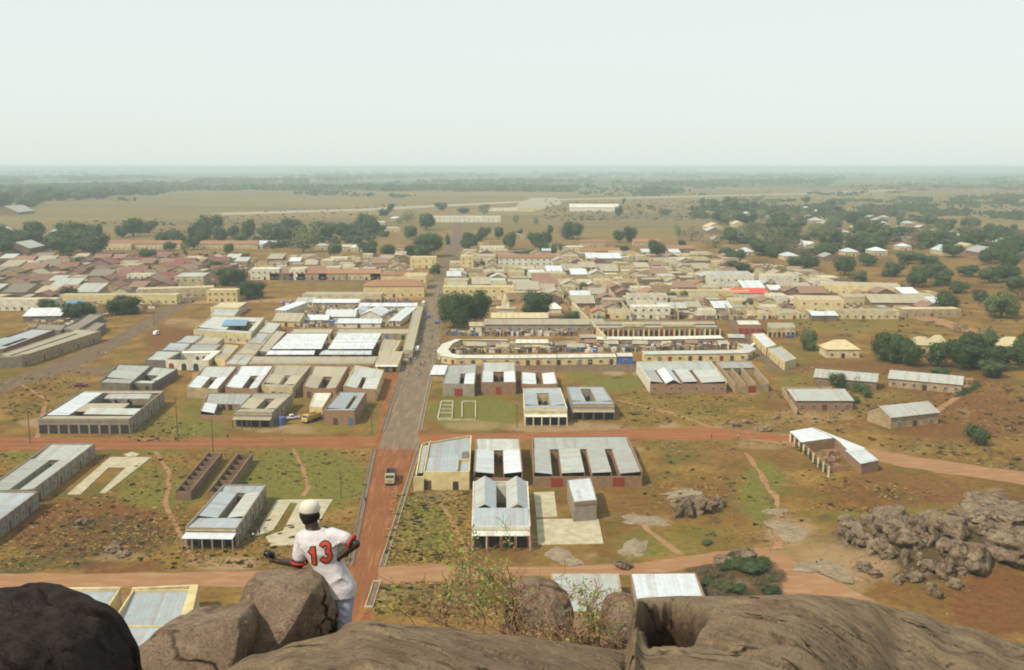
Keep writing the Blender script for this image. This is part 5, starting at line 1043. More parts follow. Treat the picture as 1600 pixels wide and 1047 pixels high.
# scrub, grass tufts and far woodland: countless, one object each
def tufts(name, polys, n, sz, m_, dens=None, h=.6, seed=1, quads=3):
    r = random.Random(seed); m = MB()
    for _ in range(n):
        poly = r.choices(polys, [p[1] for p in polys])[0][0]
        lo, hi = min(p[0] for p in poly), max(p[0] for p in poly); l2, h2 = min(p[1] for p in poly), max(p[1] for p in poly)
        px, py = r.uniform(lo, hi), r.uniform(l2, h2)
        if not inpoly(px, py, poly): continue
        p = G(px, py)
        if noise.noise(p*.03) < -.15+r.uniform(-.3,.3) or not free(p.x, p.y, .3, .3): continue
        s = r.uniform(*sz)
        for q in range(quads):
            a = r.uniform(0, 3.14); d = Vector((math.cos(a), math.sin(a), 0))*s; l = Vector((r.gauss(0,s*.3), r.gauss(0,s*.3), s*h*r.uniform(.6,1.3)))
            b = p + Vector((r.gauss(0,s*.4), r.gauss(0,s*.4), 0)); m.add([b-d*.6, b+d*.6, b+d+l, b-d+l], [(0,1,2,3)])
    o = m.build(name, m_); return tag(o, kind='stuff')
M_STRAW = mat('straw', (.33,.225,.065), (.22,.145,.045), .4); M_GRASS = mat('grass_blades', (.19,.165,.04), (.15,.135,.035), .3); M_SCRUB = mat('scrub_leaf', (.055,.055,.022), (.10,.075,.03), .3)
PLOTS = [([(0,710),(580,705),(545,885),(0,890)],3),([(615,770),(735,770),(735,880),(600,880)],1.2),([(1005,690),(1230,690),(1300,745),(1600,780),(1600,840),(1180,850),(1010,860)],3),([(580,910),(860,905),(800,970),(570,960)],1),([(200,625),(320,660),(300,690),(200,690)],.5),([(970,610),(1240,610),(1240,665),(970,665)],1.2),([(1230,570),(1600,600),(1600,740),(1380,700),(1230,660)],2.5),([(0,590),(150,575),(110,650),(0,660)],.8)]
tufts('dry_grass', PLOTS, 15000, (.2,.5), M_STRAW, h=.35, seed=2); tufts('grass', PLOTS, 9000, (.2,.5), M_GRASS, h=.35, seed=5); tufts('scrub', PLOTS, 1800, (.25,.65), M_SCRUB, h=.6, seed=9, quads=6)
tufts('bushes_undergrowth', [([(1400,800),(1520,830),(1560,900),(1420,930),(1340,880)],1.2),([(1290,840),(1340,830),(1360,880),(1300,880)],.7),([(1092,828),(1116,836),(1120,852),(1097,847)],.2)], 1500, (.35,.9), M_SCRUB, h=.8, seed=14, quads=7)
tufts('field_scrub', [([(1230,520),(1600,545),(1600,440),(1350,440)],1),([(1240,660),(1600,740),(1600,600),(1400,620)],1)], 500, (.5,1.1), LEAF['dry'], h=.7, seed=31, quads=5)
tufts('savanna_scrub', [([(850,345),(1100,345),(1100,312),(850,312)],1),([(0,402),(400,402),(400,396),(0,398)],.2),([(1150,312),(1600,345),(1600,290),(1150,285)],3),([(300,365),(640,330),(640,315),(100,350)],1)], 2600, (1.0,2.6), LEAF['dry'], h=.8, seed=21, quads=5)
def woods(name, n, seed, m_, y0, y1, thr, hsz):
    r = random.Random(seed); m = MB()
    for _ in range(n):
        py = y0 + (y1-y0)*r.random()**.6; px = r.uniform(-150, 1750); p = G(px, py)
        if noise.noise(Vector((px*.0045+seed, (py-260)*.11, 2))) + .6*noise.noise(Vector((px*.02, (py-260)*.3, 5))) < thr(px, py): continue
        s = r.uniform(*hsz) * (1 + (p.y/9000)); 
        for q in range(4):
            a = r.uniform(0, 3.14); d = Vector((math.cos(a), math.sin(a), 0)); c = p+Vector((r.gauss(0,s*.6), r.gauss(0,s*.6), s*r.uniform(.3,.6)))
            k = [c + d*s*.55*math.cos(t)*r.uniform(.7,1.2) + Vector((0,0,1))*s*.45*math.sin(t)*r.uniform(.7,1.2) for t in (0,1.05,2.1,3.14,4.2,5.2)]
            m.add(k, [(0,1,2,3,4,5)])
    return tag(m.build(name, m_), kind='stuff')
def thr1(px, py):   # wooded bands: far left wood, the belt just past the airfield; open savanna to the right
    band = 1.2*math.exp(-((py-(297 if px < 900 else 291))/4.0)**2) * (1 if px < 1150 else .2)
    left = .5 if px < 260 and 290 < py < 318 else 0
    return (.04 if py < 288 else .75) - band - left + (.18 if px > 1150 else 0)
woods('far_woodland', 26000, 4, LEAF['mid'], 263.5, 322, thr1, (8, 15))
def crownwood(name, poly, n, wr, mk, seed):
    r = random.Random(seed); P3 = []; lo, hi = min(p[0] for p in poly), max(p[0] for p in poly); l2, h2 = min(p[1] for p in poly), max(p[1] for p in poly); V = []; Fc = []; pro = []
    for s_ in range(3):
        q = crown_mesh(s_, 150, .075, .9, seed=50+s_, lumps=5); pro.append((np.array([tuple(v) for v in q.v]), q.f))
    base = 0; c = 0; t_ = 0
    while c < n and t_ < n*30:
        t_ += 1; px, py = r.uniform(lo, hi), r.uniform(l2, h2)
        if not inpoly(px, py, poly): continue
        p = G(px, py); w = r.uniform(*wr)
        if not free(p.x, p.y, w*.3, w*.3): continue
        v, f = pro[r.randrange(3)]; a = r.uniform(0,6.28); ca, sa = math.cos(a), math.sin(a); h = w*r.uniform(.55,.85)
        vv = np.stack([p.x+(v[:,0]*ca-v[:,1]*sa)*w*1.15, p.y+(v[:,0]*sa+v[:,1]*ca)*w*1.15, v[:,2]*h*1.15-h*.1], 1); V += vv.tolist(); Fc += [tuple(base+k for k in ff) for ff in f]; base += len(v); c += 1
    m = MB(); m.v = V; m.f = Fc; m.m = [0]*len(Fc); return tag(m.build(name, LEAF[mk]), kind='stuff')
SUB = [(1100,345),(1180,308),(1330,318),(1480,345),(1600,362),(1600,410),(1500,392),(1400,395),(1300,405),(1180,395),(1110,370)]
crownwood('suburb_undergrowth', SUB, 80, (7,14), 'mid', 1); crownwood('suburb_dry_wood', SUB, 60, (7,13), 'dry', 2); crownwood('suburb_dark_wood', [(1130,318),(1330,320),(1480,348),(1600,368),(1600,398),(1480,378),(1300,345),(1130,340)], 70, (9,17), 'dark', 3)
crownwood('belt_undergrowth', [(395,372),(470,360),(600,360),(600,376),(460,395),(400,386)], 60, (8,16), 'mid', 4)
def thr2(px, py): return (.12 if px > 1080 else .42) if 270 < py < (345 if px > 1080 else 312) else 9
woods('savanna_trees', 14000, 8, LEAF['mid'], 268, 345, thr2, (4, 8))

# ------------------------------------------------------------------ poles, vehicles, people in the streets
def pole(px, y0, y1, label, wires=()):
    b = G(px, y0); k = mpp(px, y0); hgt = (y0-y1)*k*1.06
    r = thing('power_pole', label, 'power pole', b); MB().tube([(b.x,b.y,-.1),(b.x,b.y,hgt)], [.17,.11], 7).build('shaft', M_POST, r)
    MB().box((b.x,b.y-.12,hgt-.8),(2.0,.12,.14)).build('crossarm', M_POST, r)
    for s in (-.8, 0, .8): MB().tube([(b.x+s,b.y-.12,hgt-.66),(b.x+s,b.y-.12,hgt-.4)], [.06,.04], 6).build('insulator', M_CONC, r)
for a_ in [(278,690,622,'tall dark pole on the green plot beside the nine-bay building'),(581,678,638,'pole at the grass edge beside the brick corner house'),(533,778,735,'thin pole on the green plot above the man in the cap'),(808,668,632,'pole between the green plot and the matching pair'),(734,912,858,'dark pole by the track behind the bare shrub'),
           (47,692,640,'thin pole left of the nine-bay building'),(333,706,655,'slim pole above the unfinished brick walls'),(870,582,545,'pole standing among the white-roofed shop rows'),(241,510,485,'small pole beside the left paved street'),(1340,455,405,'tall bare pole on the brown field at the right')]: pole(*a_)
def carmesh(kind, m_body):
    """side profile lofted: x length 4.2, y width 1.7"""
    pr_ = {'car': [(-2.1,.35),(-2.1,.85),(-1.2,.98),(-.7,1.42),(.7,1.45),(1.35,.98),(2.1,.85),(2.15,.35)],
           'van': [(-2.2,.4),(-2.2,1.1),(-1.75,1.3),(-1.35,1.95),(2.15,2.0),(2.25,.4)],
           'pickup': [(-2.4,.45),(-2.4,1.0),(-1.3,1.1),(-.8,1.7),(.3,1.72),(.4,1.15),(2.4,1.15),(2.4,.45)]}[kind]
    b = MB(); n = len(pr_); vs = [(x, s*(.84 if z < 1.1 else .70), z) for s in (-1, 1) for x, z in pr_]
    b.add(vs, [tuple(range(n))] + [tuple(range(2*n-1, n-1, -1))] + [((i+1)%n, i, n+i, n+(i+1)%n) for i in range(n)]); return b
def vehicle(kind, px, py, rz, m_, label, name, cat, sc=1.0):
    p = G(px, py); r = thing(name, label, cat, p); r.rotation_euler.z = rz; r.scale = (sc,sc,sc)
    def put(mb, nm, mm):
        o = mb.build(nm, mm, None, (0,0,0)); o.parent = r; return o
    put(carmesh(kind, m_), 'body', m_)
    z0, z1, xa, xb = {'car': (.98,1.36,-1.0,1.1), 'van': (1.2,1.75,-1.5,1.9), 'pickup': (1.12,1.6,-1.0,.3)}[kind]
    w = MB()
    for s in (-1, 1): w.add([(xa,s*.80,z0),(xb,s*.80,z0),(xb-.25,s*.74,z1),(xa+.35,s*.74,z1)], [(0,1,2,3) if s < 0 else (3,2,1,0)])
    put(w, 'side_glass', M_PANE); xw = {'car':(-1.22,-.74),'van':(-1.8,-1.42),'pickup':(-1.33,-.86)}[kind]
    put(MB().add([(xw[0],-.7,z0),(xw[0],.7,z0),(xw[1],.62,z1),(xw[1],-.62,z1)], [(3,2,1,0)]), 'windscreen', M_PANE)
    for x in (-1.35, 1.35):
        for s in (-1, 1): put(MB().tube([(x,s*.62,.33),(x,s*.88,.33)], [.33,.33], 12), 'wheel', M_TYRE)
    if kind == 'pickup': put(MB().box((1.4,0,1.16),(1.7,1.3,.02)), 'bed', M_TYRE)
    return r
M_TYRE = mat('tyre_rubber', (.02,.02,.02)); PAINT = {k: mat('paint_'+k, c, rough=.35, spec=.5) for k, c in dict(white=(.62,.62,.6), maroon=(.12,.02,.03), blue=(.06,.10,.26), yellow=(.42,.30,.06), grey=(.2,.2,.21), ochre=(.30,.26,.12)).items()}
vehicle('car', 126, 604, 0, PAINT['maroon'], 'dark maroon car parked on the straw field by the side road', 'parked_car', 'car', 1.15)
vehicle('van', 244, 523, 1.5, PAINT['white'], 'white van parked on red earth beside the left street', 'parked_van', 'van')
vehicle('van', 652, 549, 1.5, PAINT['white'], 'white minibus driving down the tan street past the market', 'minibus', 'minibus', 1.1)
vehicle('van', 669, 496, 1.6, PAINT['blue'], 'blue-grey van nearer the market on the busy street', 'van', 'van', 1.1); vehicle('car', 682, 505, 1.6, PAINT['blue'], 'dark blue car in the middle of the busy street', 'car', 'car', 1.15)
vehicle('pickup', 457, 655, .6, PAINT['white'], 'white pickup beside the tan-grey shop house', 'pickup_truck', 'pickup'); vehicle('car', 1234, 527, 0, PAINT['blue'], 'dark car parked before the cream pillared store', 'parked_car', 'car'); vehicle('car', 1178, 541, .8, PAINT['white'], 'white car at the top of the grey lane', 'parked_car', 'car')
vehicle('pickup', 1170, 562, .9, PAINT['grey'], 'grey pickup at the bend of the aqua shop row', 'pickup_truck', 'pickup'); vehicle('van', 530, 435, 0, PAINT['white'], 'white van outside the arcaded shops', 'van', 'van', 1.2); vehicle('car', 700, 447, 1.5, PAINT['ochre'], 'ochre car far up the main street', 'car', 'car', 1.2)
vehicle('car', 662, 474, 1.5, PAINT['white'], 'white car waiting at the market corner of the busy street', 'car', 'car', 1.1); vehicle('car', 705, 415, 1.5, PAINT['white'], 'tiny pale car at the far end of the main street', 'car', 'car', 1.3)
def truck(px, py, rz, cab, bed, label, sc=1.0, tilt=False):
    p = G(px, py); r = thing('truck', label, 'truck', p); r.rotation_euler.z = rz; r.scale = (sc,)*3
    def put(mb, nm, mm): o = mb.build(nm, mm, None, (0,0,0)); o.parent = r; return o
    b = MB(); pr_ = [(-3.6,.7),(-3.6,1.5),(-3.4,1.9),(-3.1,2.6),(-2.0,2.65),(-1.9,.7)]; n = len(pr_)
    b.add([(s*1.15, x, z) for s in (-1,1) for x, z in pr_], [tuple(range(n)), tuple(range(2*n-1,n-1,-1))] + [((i+1)%n,i,n+i,n+(i+1)%n) for i in range(n)]); put(b, 'cab', cab)
    put(MB().add([(-1.0,-3.44,1.85),(1.0,-3.44,1.85),(.95,-3.16,2.5),(-.95,-3.16,2.5)], [(0,1,2,3)]), 'windscreen', M_PANE)
    put(MB().box((0,.6,.65),(1.0,5.6,.3)), 'chassis', M_TYRE)
    t = MB()
    for c_, d_ in (((0,.9,1.0),(2.4,5.0,.12)),((-1.15,.9,1.12),(.1,5.0,1.3)),((1.15,.9,1.12),(.1,5.0,1.3)),((0,-1.6,1.12),(2.2,.1,1.6)),((0,3.4,1.12),(2.2,.1,1.2))): t.box(c_, d_)
    put(t, 'tipper_bed', bed); put(MB().box((0,.9,1.15),(2.15,4.7,.75)), 'load', M_SOIL if not tilt else M_TYRE)
    for x in (-.85, .85): put(MB().tube([(x,-3.62,1.0),(x,-3.7,1.0)], [.16,.16], 10), 'headlight', PAINT['white'])
    put(MB().box((0,-3.75,.6),(2.2,.2,.3)), 'bumper', PAINT['grey'])
    for y in (-2.8, 1.6, 2.8):
        for s in (-1, 1): put(MB().tube([(s*.8,y,.5),(s*1.18,y,.5)], [.5,.5], 14), 'wheel', M_TYRE)
truck(611, 752, .03, PAINT['ochre'], WALL['dark'], 'ochre tipper truck driving down the red main road', 1.12, True)
truck(487, 658, -.5, PAINT['yellow'], PAINT['yellow'], 'yellow truck parked before the white-roofed shed', 1.05)
# rain barrel tank
c = G(440, 664); t = thing('water_tank', 'blue cylindrical water tank beside the tan-grey shop house', 'tank', c); MB().tube([(c.x,c.y,0),(c.x,c.y,2.6)], [1.2,1.2], 16).build('barrel', PAINT['blue'], t); MB().tube([(c.x,c.y,2.6),(c.x,c.y,2.95)], [1.15,.35], 16).build('lid', PAINT['blue'], t)

# ---- bodies from tapered limbs, fused into one continuous surface
def limb(m, p, q, r0, r1, n=12, ell=(1,1)):
    p, q = Vector(p), Vector(q); d = q-p; L = d.length; d.normalize(); a = d.orthogonal().normalized(); b = d.cross(a); rings = []
    K = 4; prof = [(-r0*math.cos(t), r0*math.sin(t)) for t in [i*math.pi/2/K for i in range(1, K+1)]] + [(L*k/3, r0+(r1-r0)*k/3) for k in (1,2)] + [(L+r1*math.sin(t), r1*math.cos(t)) for t in [i*math.pi/2/K for i in range(0, K)]]
    vs = []
    for x, r in prof: vs += [p+d*x+(a*math.cos(2*math.pi*k/n)+b*math.sin(2*math.pi*k/n))*r for k in range(n)]
    R_ = len(prof); fs = [(i*n+k, i*n+(k+1)%n, (i+1)*n+(k+1)%n, (i+1)*n+k) for i in range(R_-1) for k in range(n)]
    vs += [p-d*r0, q+d*r1]; fs += [(R_*n, (k+1)%n, k) for k in range(n)] + [(R_*n+1, (R_-1)*n+k, (R_-1)*n+(k+1)%n) for k in range(n)]
    m.add(vs, fs)
def loft(m, rings, n=20, pw=2.4):
    """rings: (centre, half width vector, half depth vector)"""
    vs = []
    for c_, w_, d_ in rings:
        c_, w_, d_ = Vector(c_), Vector(w_), Vector(d_)
        for k in range(n):
            t = 2*math.pi*k/n; x, y = math.cos(t), math.sin(t); e = 2/pw
            vs.append(c_ + w_*math.copysign(abs(x)**e, x) + d_*math.copysign(abs(y)**e, y))
    R_ = len(rings); fs = [(i*n+k, i*n+(k+1)%n, (i+1)*n+(k+1)%n, (i+1)*n+k) for i in range(R_-1) for k in range(n)] + [tuple(range(n-1,-1,-1)), tuple(range((R_-1)*n, R_*n))]
    m.add(vs, fs)
def fuse(m, name, mats, voxel, smooth=4, origin=(0,0,0), parent=None):
    o = m.build(name, mats, None, origin); md = o.modifiers.new('r', 'REMESH'); md.mode = 'VOXEL'; md.voxel_size = voxel; md.use_smooth_shade = True
    if smooth: s = o.modifiers.new('s', 'SMOOTH'); s.factor = .5; s.iterations = smooth
    dg = bpy.context.evaluated_depsgraph_get(); me = bpy.data.meshes.new_from_object(o.evaluated_get(dg)); loc = o.location.copy(); bpy.data.objects.remove(o)
    me.name = name; n = bpy.data.objects.new(name, me); COL.objects.link(n)
    me.materials.clear(); [me.materials.append(x) for x in (mats if isinstance(mats, (list, tuple)) else [mats])]
    me.polygons.foreach_set('use_smooth', [True]*len(me.polygons))
    if parent: n.parent = parent; n.location = loc - parent.location
    else: n.location = loc
    return n
M_SKIN = mat('dark_skin', (.036,.021,.014), (.027,.016,.011), 8, rough=.5, spec=.4)
CLOTH = [mat('cloth_'+k, c) for k, c in dict(white=(.62,.6,.56), red=(.36,.06,.04), blue=(.07,.11,.28), dark=(.04,.04,.05), tan=(.34,.26,.16), green=(.06,.16,.08)).items()]
def walker(pose):
    m = MB(); s = .22 if pose else .05
    limb(m,(0,0,1.0),(0,0,1.38),.16,.19); limb(m,(0,0,1.5),(0,0,1.62),.06,.06); limb(m,(0,0,1.63),(0,0,1.68),.10,.11)
    for k in (-1,1):
        limb(m,(k*.09,0,.92),(k*.10,k*s*.6,.5),.10,.07); limb(m,(k*.10,k*s*.6,.5),(k*.10,k*s,.08),.06,.045); limb(m,(k*.10,k*s,.05),(k*.10,k*s-.16,.04),.045,.04)
        limb(m,(k*.2,0,1.4),(k*.27,-k*s*.5,1.1),.06,.045); limb(m,(k*.27,-k*s*.5,1.1),(k*.27,-k*s-.08,.86),.042,.035)
    return m
PEOPLE = []
for i, (top_, bot) in enumerate([(0,3),(1,3),(2,4),(4,2),(3,3),(5,4),(0,2)]):
    o = fuse(walker(i % 2), 'body', [M_SKIN, CLOTH[top_], CLOTH[bot]], .055, 1)
    for p in o.data.polygons:
        c_ = p.center; p.material_index = 1 if .95 < c_.z < 1.48 and abs(c_.x) < .27 else 2 if .15 < c_.z <= .95 and abs(c_.x) < .2 else 0
    PEOPLE.append(o.data); bpy.data.objects.remove(o)
TOPW = ['white','red','blue','tan','dark','green','white']
def person(px, py, label, group=None, i=None, rz=None):
    i = RN.randrange(7) if i is None else i; p = G(px, py); o = bpy.data.objects.new('person', PEOPLE[i]); COL.objects.link(o); o.location = p; o.rotation_euler.z = RN.uniform(0,6.28) if rz is None else rz
    return tag(o, label.replace('TOP', TOPW[i]), 'person', group)
person(571,786,'person in TOP walking on the red main road below the truck', i=4); person(356,686,'person in TOP at the verge of the red cross road', i=4); person(441,694,'person in TOP standing on the red cross road', i=5); person(1112,686,'person in TOP on the dirt end of the red cross road', i=1); person(1153,686,'person in TOP where the red road meets the rubble', i=0)
person(148,706,'person in TOP beside the upper grey shop house', i=1)
for k, (px, py) in enumerate([(401,833),(406,837),(396,842),(392,838)]): person(px, py, f'{nth(k+1)} of four people working beside the concrete slab, TOP clothes', i=(2,4,0,4)[k], group='people working beside the concrete slab')
def crowd(line, n, phrase, group):
    pts = []
    for _ in range(n):
        s = RN.random()*(len(line)-1); a = int(s); f = s-a; x0 = line[a][0]+(line[a+1][0]-line[a][0])*f; x1 = line[a][1]+(line[a+1][1]-line[a][1])*f; y = line[a][2]+(line[a+1][2]-line[a][2])*f
        pts.append((RN.uniform(x0, x1), y))
    for k, (x, y) in enumerate(sorted(pts, key=lambda q: -q[1])): person(x, y, f'person in TOP, {nth(k+1)} nearest of the people {phrase}', group)
crowd([(632,690,590),(640,692,560),(652,694,530),(662,694,500),(668,700,475)], 95, 'on the tan street', 'people on the tan street by the market')
crowd([(350,362,586),(385,398,555),(412,424,525),(448,462,484)], 34, 'in the dusty market side street', 'people in the market side street')
crowd([(700,900,523.5),(705,905,521)], 26, 'before the long whitewashed hall', 'people before the whitewashed hall')
crowd([(700,1000,574),(700,1000,569)], 16, 'on the lane below the curved shop row', 'people below the curved shop row')
crowd([(380,660,470),(380,640,472)], 30, 'along the street above the market yard', 'people above the market yard')
crowd([(740,990,547),(740,990,545)], 18, 'between the white-roofed shop rows', 'people between the white-roofed shop rows')
crowd([(500,590,512),(505,600,508)], 18, 'in the north market yard', 'people in the north market yard')
crowd([(1000,1160,544),(1000,1150,543)], 12, 'in the market lane below the arcade', 'people in the market lane below the arcade')
crowd([(60,75,603),(150,170,555),(255,275,500)], 8, 'on the left paved street', 'people on the left paved street')

# ------------------------------------------------------------------ boulders and the rock pile below
def boulder_mesh(seed, n=3, amp=.28, flat=.75, squash=1.0):
    import bmesh
    bm = bmesh.new(); bmesh.ops.create_icosphere(bm, subdivisions=n, radius=.5)
    off = Vector((seed*7.3, seed*3.1, 0))
    for v in bm.verts:
        d = v.co.normalized(); p = d*1.2+off
        k = 1 + amp*noise.noise(p*1.2)*1.6 + amp*.5*noise.noise(p*3) + amp*.30*noise.noise(p*8); c1 = abs(noise.noise(p*1.9+Vector((4,4,4)))); k -= .22*max(0, 1-c1/.09)
        co = v.co*k; 
        for pl, lim in ((Vector((.5,-.6,.6)),.40),(Vector((-.7,-.3,.5)),.42),(Vector((.1,.2,1)),.40),(Vector((.9,.2,.1)),.43)):
            pn = pl.normalized(); e = co.dot(pn) - lim
            if e > 0: co = co - pn*e*.75
        v.co = Vector((co.x, co.y, co.z*flat))
    me = bpy.data.meshes.new('boulder'); bm.to_mesh(me); bm.free(); me.polygons.foreach_set('use_smooth', [True]*len(me.polygons)); return me
BM = [boulder_mesh(s, 4, .42) for s in range(8)]; OUT_ME = [boulder_mesh(20+s, 4, .5) for s in range(3)]; [m_.materials.append(M_OUTCROP) for m_ in OUT_ME]
for me in BM: me.materials.append(M_BOULDER)
def boulder(px, py, w, h, label, mi=None, z=None, deep=.9, name='boulder', group=None, rot=None):
    """px,py: centre of the rock in the photo, w,h in pixels"""
    k = mpp(px, py); gp = G(px, py + h*.30)
    o = bpy.data.objects.new(name, BM[RN.randrange(8) if mi is None else mi]); COL.objects.link(o)
    zz = (Z_at(gp.x, gp.y) if z is None else z); hz_ = h*k*(.85 if label.endswith('rock pile') else 1.1)
    o.location = (gp.x, gp.y, zz + hz_*.28); o.rotation_euler = (RN.uniform(-.25,.25), RN.uniform(-.25,.25), RN.uniform(0,6.28)) if rot is None else rot
    W_ = w*k*(1.15 if w > 30 and label.endswith('rock pile') else 1.12); o.scale = (W_, W_*deep, hz_*1.25/.75)
    if rot is None: o.scale = (W_, W_, hz_*1.25/.75)
    return tag(o, label, 'rock', group)
boulder(1067,801,30,34,'pale split boulder, left of the close pair on the grassy slope'); boulder(1098,800,34,24,'long low pale boulder, right of the close pair on the grassy slope'); boulder(1122,793,20,17,'rounded boulder at the upper end of the pale pair'); boulder(1057,784,10,9,'small stone just above the pale pair of boulders'); boulder(1085,788,26,14,'grey rock lying between the pale pair of boulders')
boulder(1160,872,40,20,'flat pale boulder on top of the dark scrub'); boulder(1130,884,26,16,'brown rounded stone in the dark scrub'); boulder(975,884,20,12,'pale stone behind the gap between the two bottom tin roofs',z=0)
for (x, y, w, h, lb) in [(1068,768,36,20,'flat pale rock sheet above the boulder pair'),(1008,810,44,24,'bright flat rock outcrop near the red earth patch'),(990,855,40,16,'flat grey rock sheet beside the track'),(878,866,40,24,'whitish rock sheet beside the wide concrete slab'),(1210,795,24,34,'grey rubble rock beside the sandy path'),(1235,830,50,24,'pale layered rock shelf at the bend of the path'),(1270,888,36,22,'pale rock sheet left of the big rock pile'),(1305,895,48,26,'long pale rock sheet at the foot of the rock pile')]:
    o = boulder(x, y, w, h*.5, lb, name='rock_outcrop'); o.data = OUT_ME[int(x) % 3]; o.scale.z = .8; o.scale.y *= 1.5; o.location.z = Z_at(o.location.x, o.location.y)+.0; o.rotation_euler = (0,0,RN.uniform(0,6))
k = 0
for (x, y, w, h) in sorted([(1353,822,22,26),(1374,836,24,38),(1330,842,42,44),(1392,812,52,22),(1398,846,58,46),(1427,850,34,48),(1457,850,24,44),(1486,856,46,46),(1482,880,34,36),(1511,888,50,54),(1582,872,80,52),(1572,842,86,30),(1550,818,76,26),(1500,824,34,16),(1434,890,12,18),(1413,888,13,34),(1399,913,12,24),(1474,905,26,30),(1455,926,16,24),(1466,934,12,18),(1372,872,32,34),(1450,818,34,16),(1441,835,34,24),(1522,845,36,20),(1320,815,22,16),(1350,858,30,24),(1385,880,26,22),(1430,912,22,16),(1490,920,20,16),(1345,895,24,14),(1445,870,22,26),(1600,845,50,30),(1540,862,30,26),(1412,826,30,18),(1365,905,20,12),(1450,900,26,22),(1420,868,30,30),(1500,905,18,16)]):
    k += 1
    boulder(x, y, w, h, f'{"large" if w > 38 else "small" if w < 20 else "tall" if h > w else "rounded"} weathered boulder, {nth(k)} from the left in the rock pile', group='boulders of the rock pile')
stn = MB(); r_ = random.Random(5)
for _ in range(900):
    q = r_.random(); px, py = (r_.gauss(1440,70), r_.gauss(870,35)) if q < .5 else (r_.gauss(1190,30), r_.gauss(825,25)) if q < .65 else (r_.uniform(1140,1240), r_.uniform(660,682)) if q < .8 else (r_.uniform(860,1000), r_.gauss(668,3)) if q < .85 else (r_.gauss(680,25), r_.gauss(776,5)) if q < .93 else (r_.uniform(640,720), r_.uniform(905,940))
    if py < 640: continue
    p = G(px, py); s = r_.uniform(.12,.5); p.z = Z_at(p.x,p.y); a = r_.uniform(0,3)
    vs = [p+Vector((math.cos(a+t)*s*r_.uniform(.6,1.1), math.sin(a+t)*s*r_.uniform(.6,1.1), 0)) for t in (0,1.6,3.1,4.7)] + [p+Vector((r_.gauss(0,.2)*s, r_.gauss(0,.2)*s, s*.8))]
    stn.add(vs, [(0,1,4),(1,2,4),(2,3,4),(3,0,4)])
tag(stn.build('rubble', M_BOULDER), kind='stuff')
for i, (px, py, w) in enumerate([(178,858,20),(192,866,18),(130,815,18),(185,848,14)]):
    boulder(px, py, w, w*.45, f'low grey stone half sunk in the brown plot, {nth(i+1)} of four', z=0, group='stones in the brown plot')
for i, (px, py, w, h) in enumerate([(1192,670,24,5),(1150,664,14,6),(1165,659,10,6)]): boulder(px, py, w, h, f'{("low dark rubble bank","dark rubble heap","small rubble heap beside the dark one")[i]} at the end of the red cross road', z=0)

# ------------------------------------------------------------------ the granite hill under the camera (polar height field round the eye)
RIDGE = [(-900,1150,5),(-300,1120,5),(0,1090,5.5),(150,1080,6),(330,1052,6.8),(400,1022,7.2),(470,1002,7.6),(525,986,8.0),(545,972,8.2),(575,968,8.2),(620,975,8.3),(680,979,8.5),(740,987,8.8),(800,993,9.0),(870,1001,9.4),(920,1008,9.8),(965,1016,10),(980,1012,10.4),(992,936,12.6),(1010,934,13),(1060,931,13),(1120,932,13.2),(1160,931,13.4),(1200,930,13.8),(1250,928,14.4),(1300,931,15.5),(1350,938,17),(1420,955,19),(1500,978,20),(1600,1006,21),(1700,1035,21),(2000,1090,20),(2700,1150,18)]
def ridge(px):
    for (a, y0, d0), (b, y1, d1) in zip(RIDGE, RIDGE[1:]):
        if a <= px <= b: t = (px-a)/(b-a); t = t*t*(3-2*t) if b-a > 60 else t; return y0+(y1-y0)*t, d0+(d1-d0)*t
    return RIDGE[-1][1:]
RX = np.arange(-900, 2701, 3.0); _ry = np.array([ridge(float(x)) for x in RX]); _k = np.exp(-np.linspace(-2,2,21)**2); _k /= _k.sum()
RDs = np.convolve(np.pad(_ry[:,1], 10, 'edge'), _k, 'valid'); _k2 = np.exp(-np.linspace(-2,2,5)**2); _k2 /= _k2.sum(); RYs = np.convolve(np.pad(_ry[:,0], 2, 'edge'), _k2, 'valid')
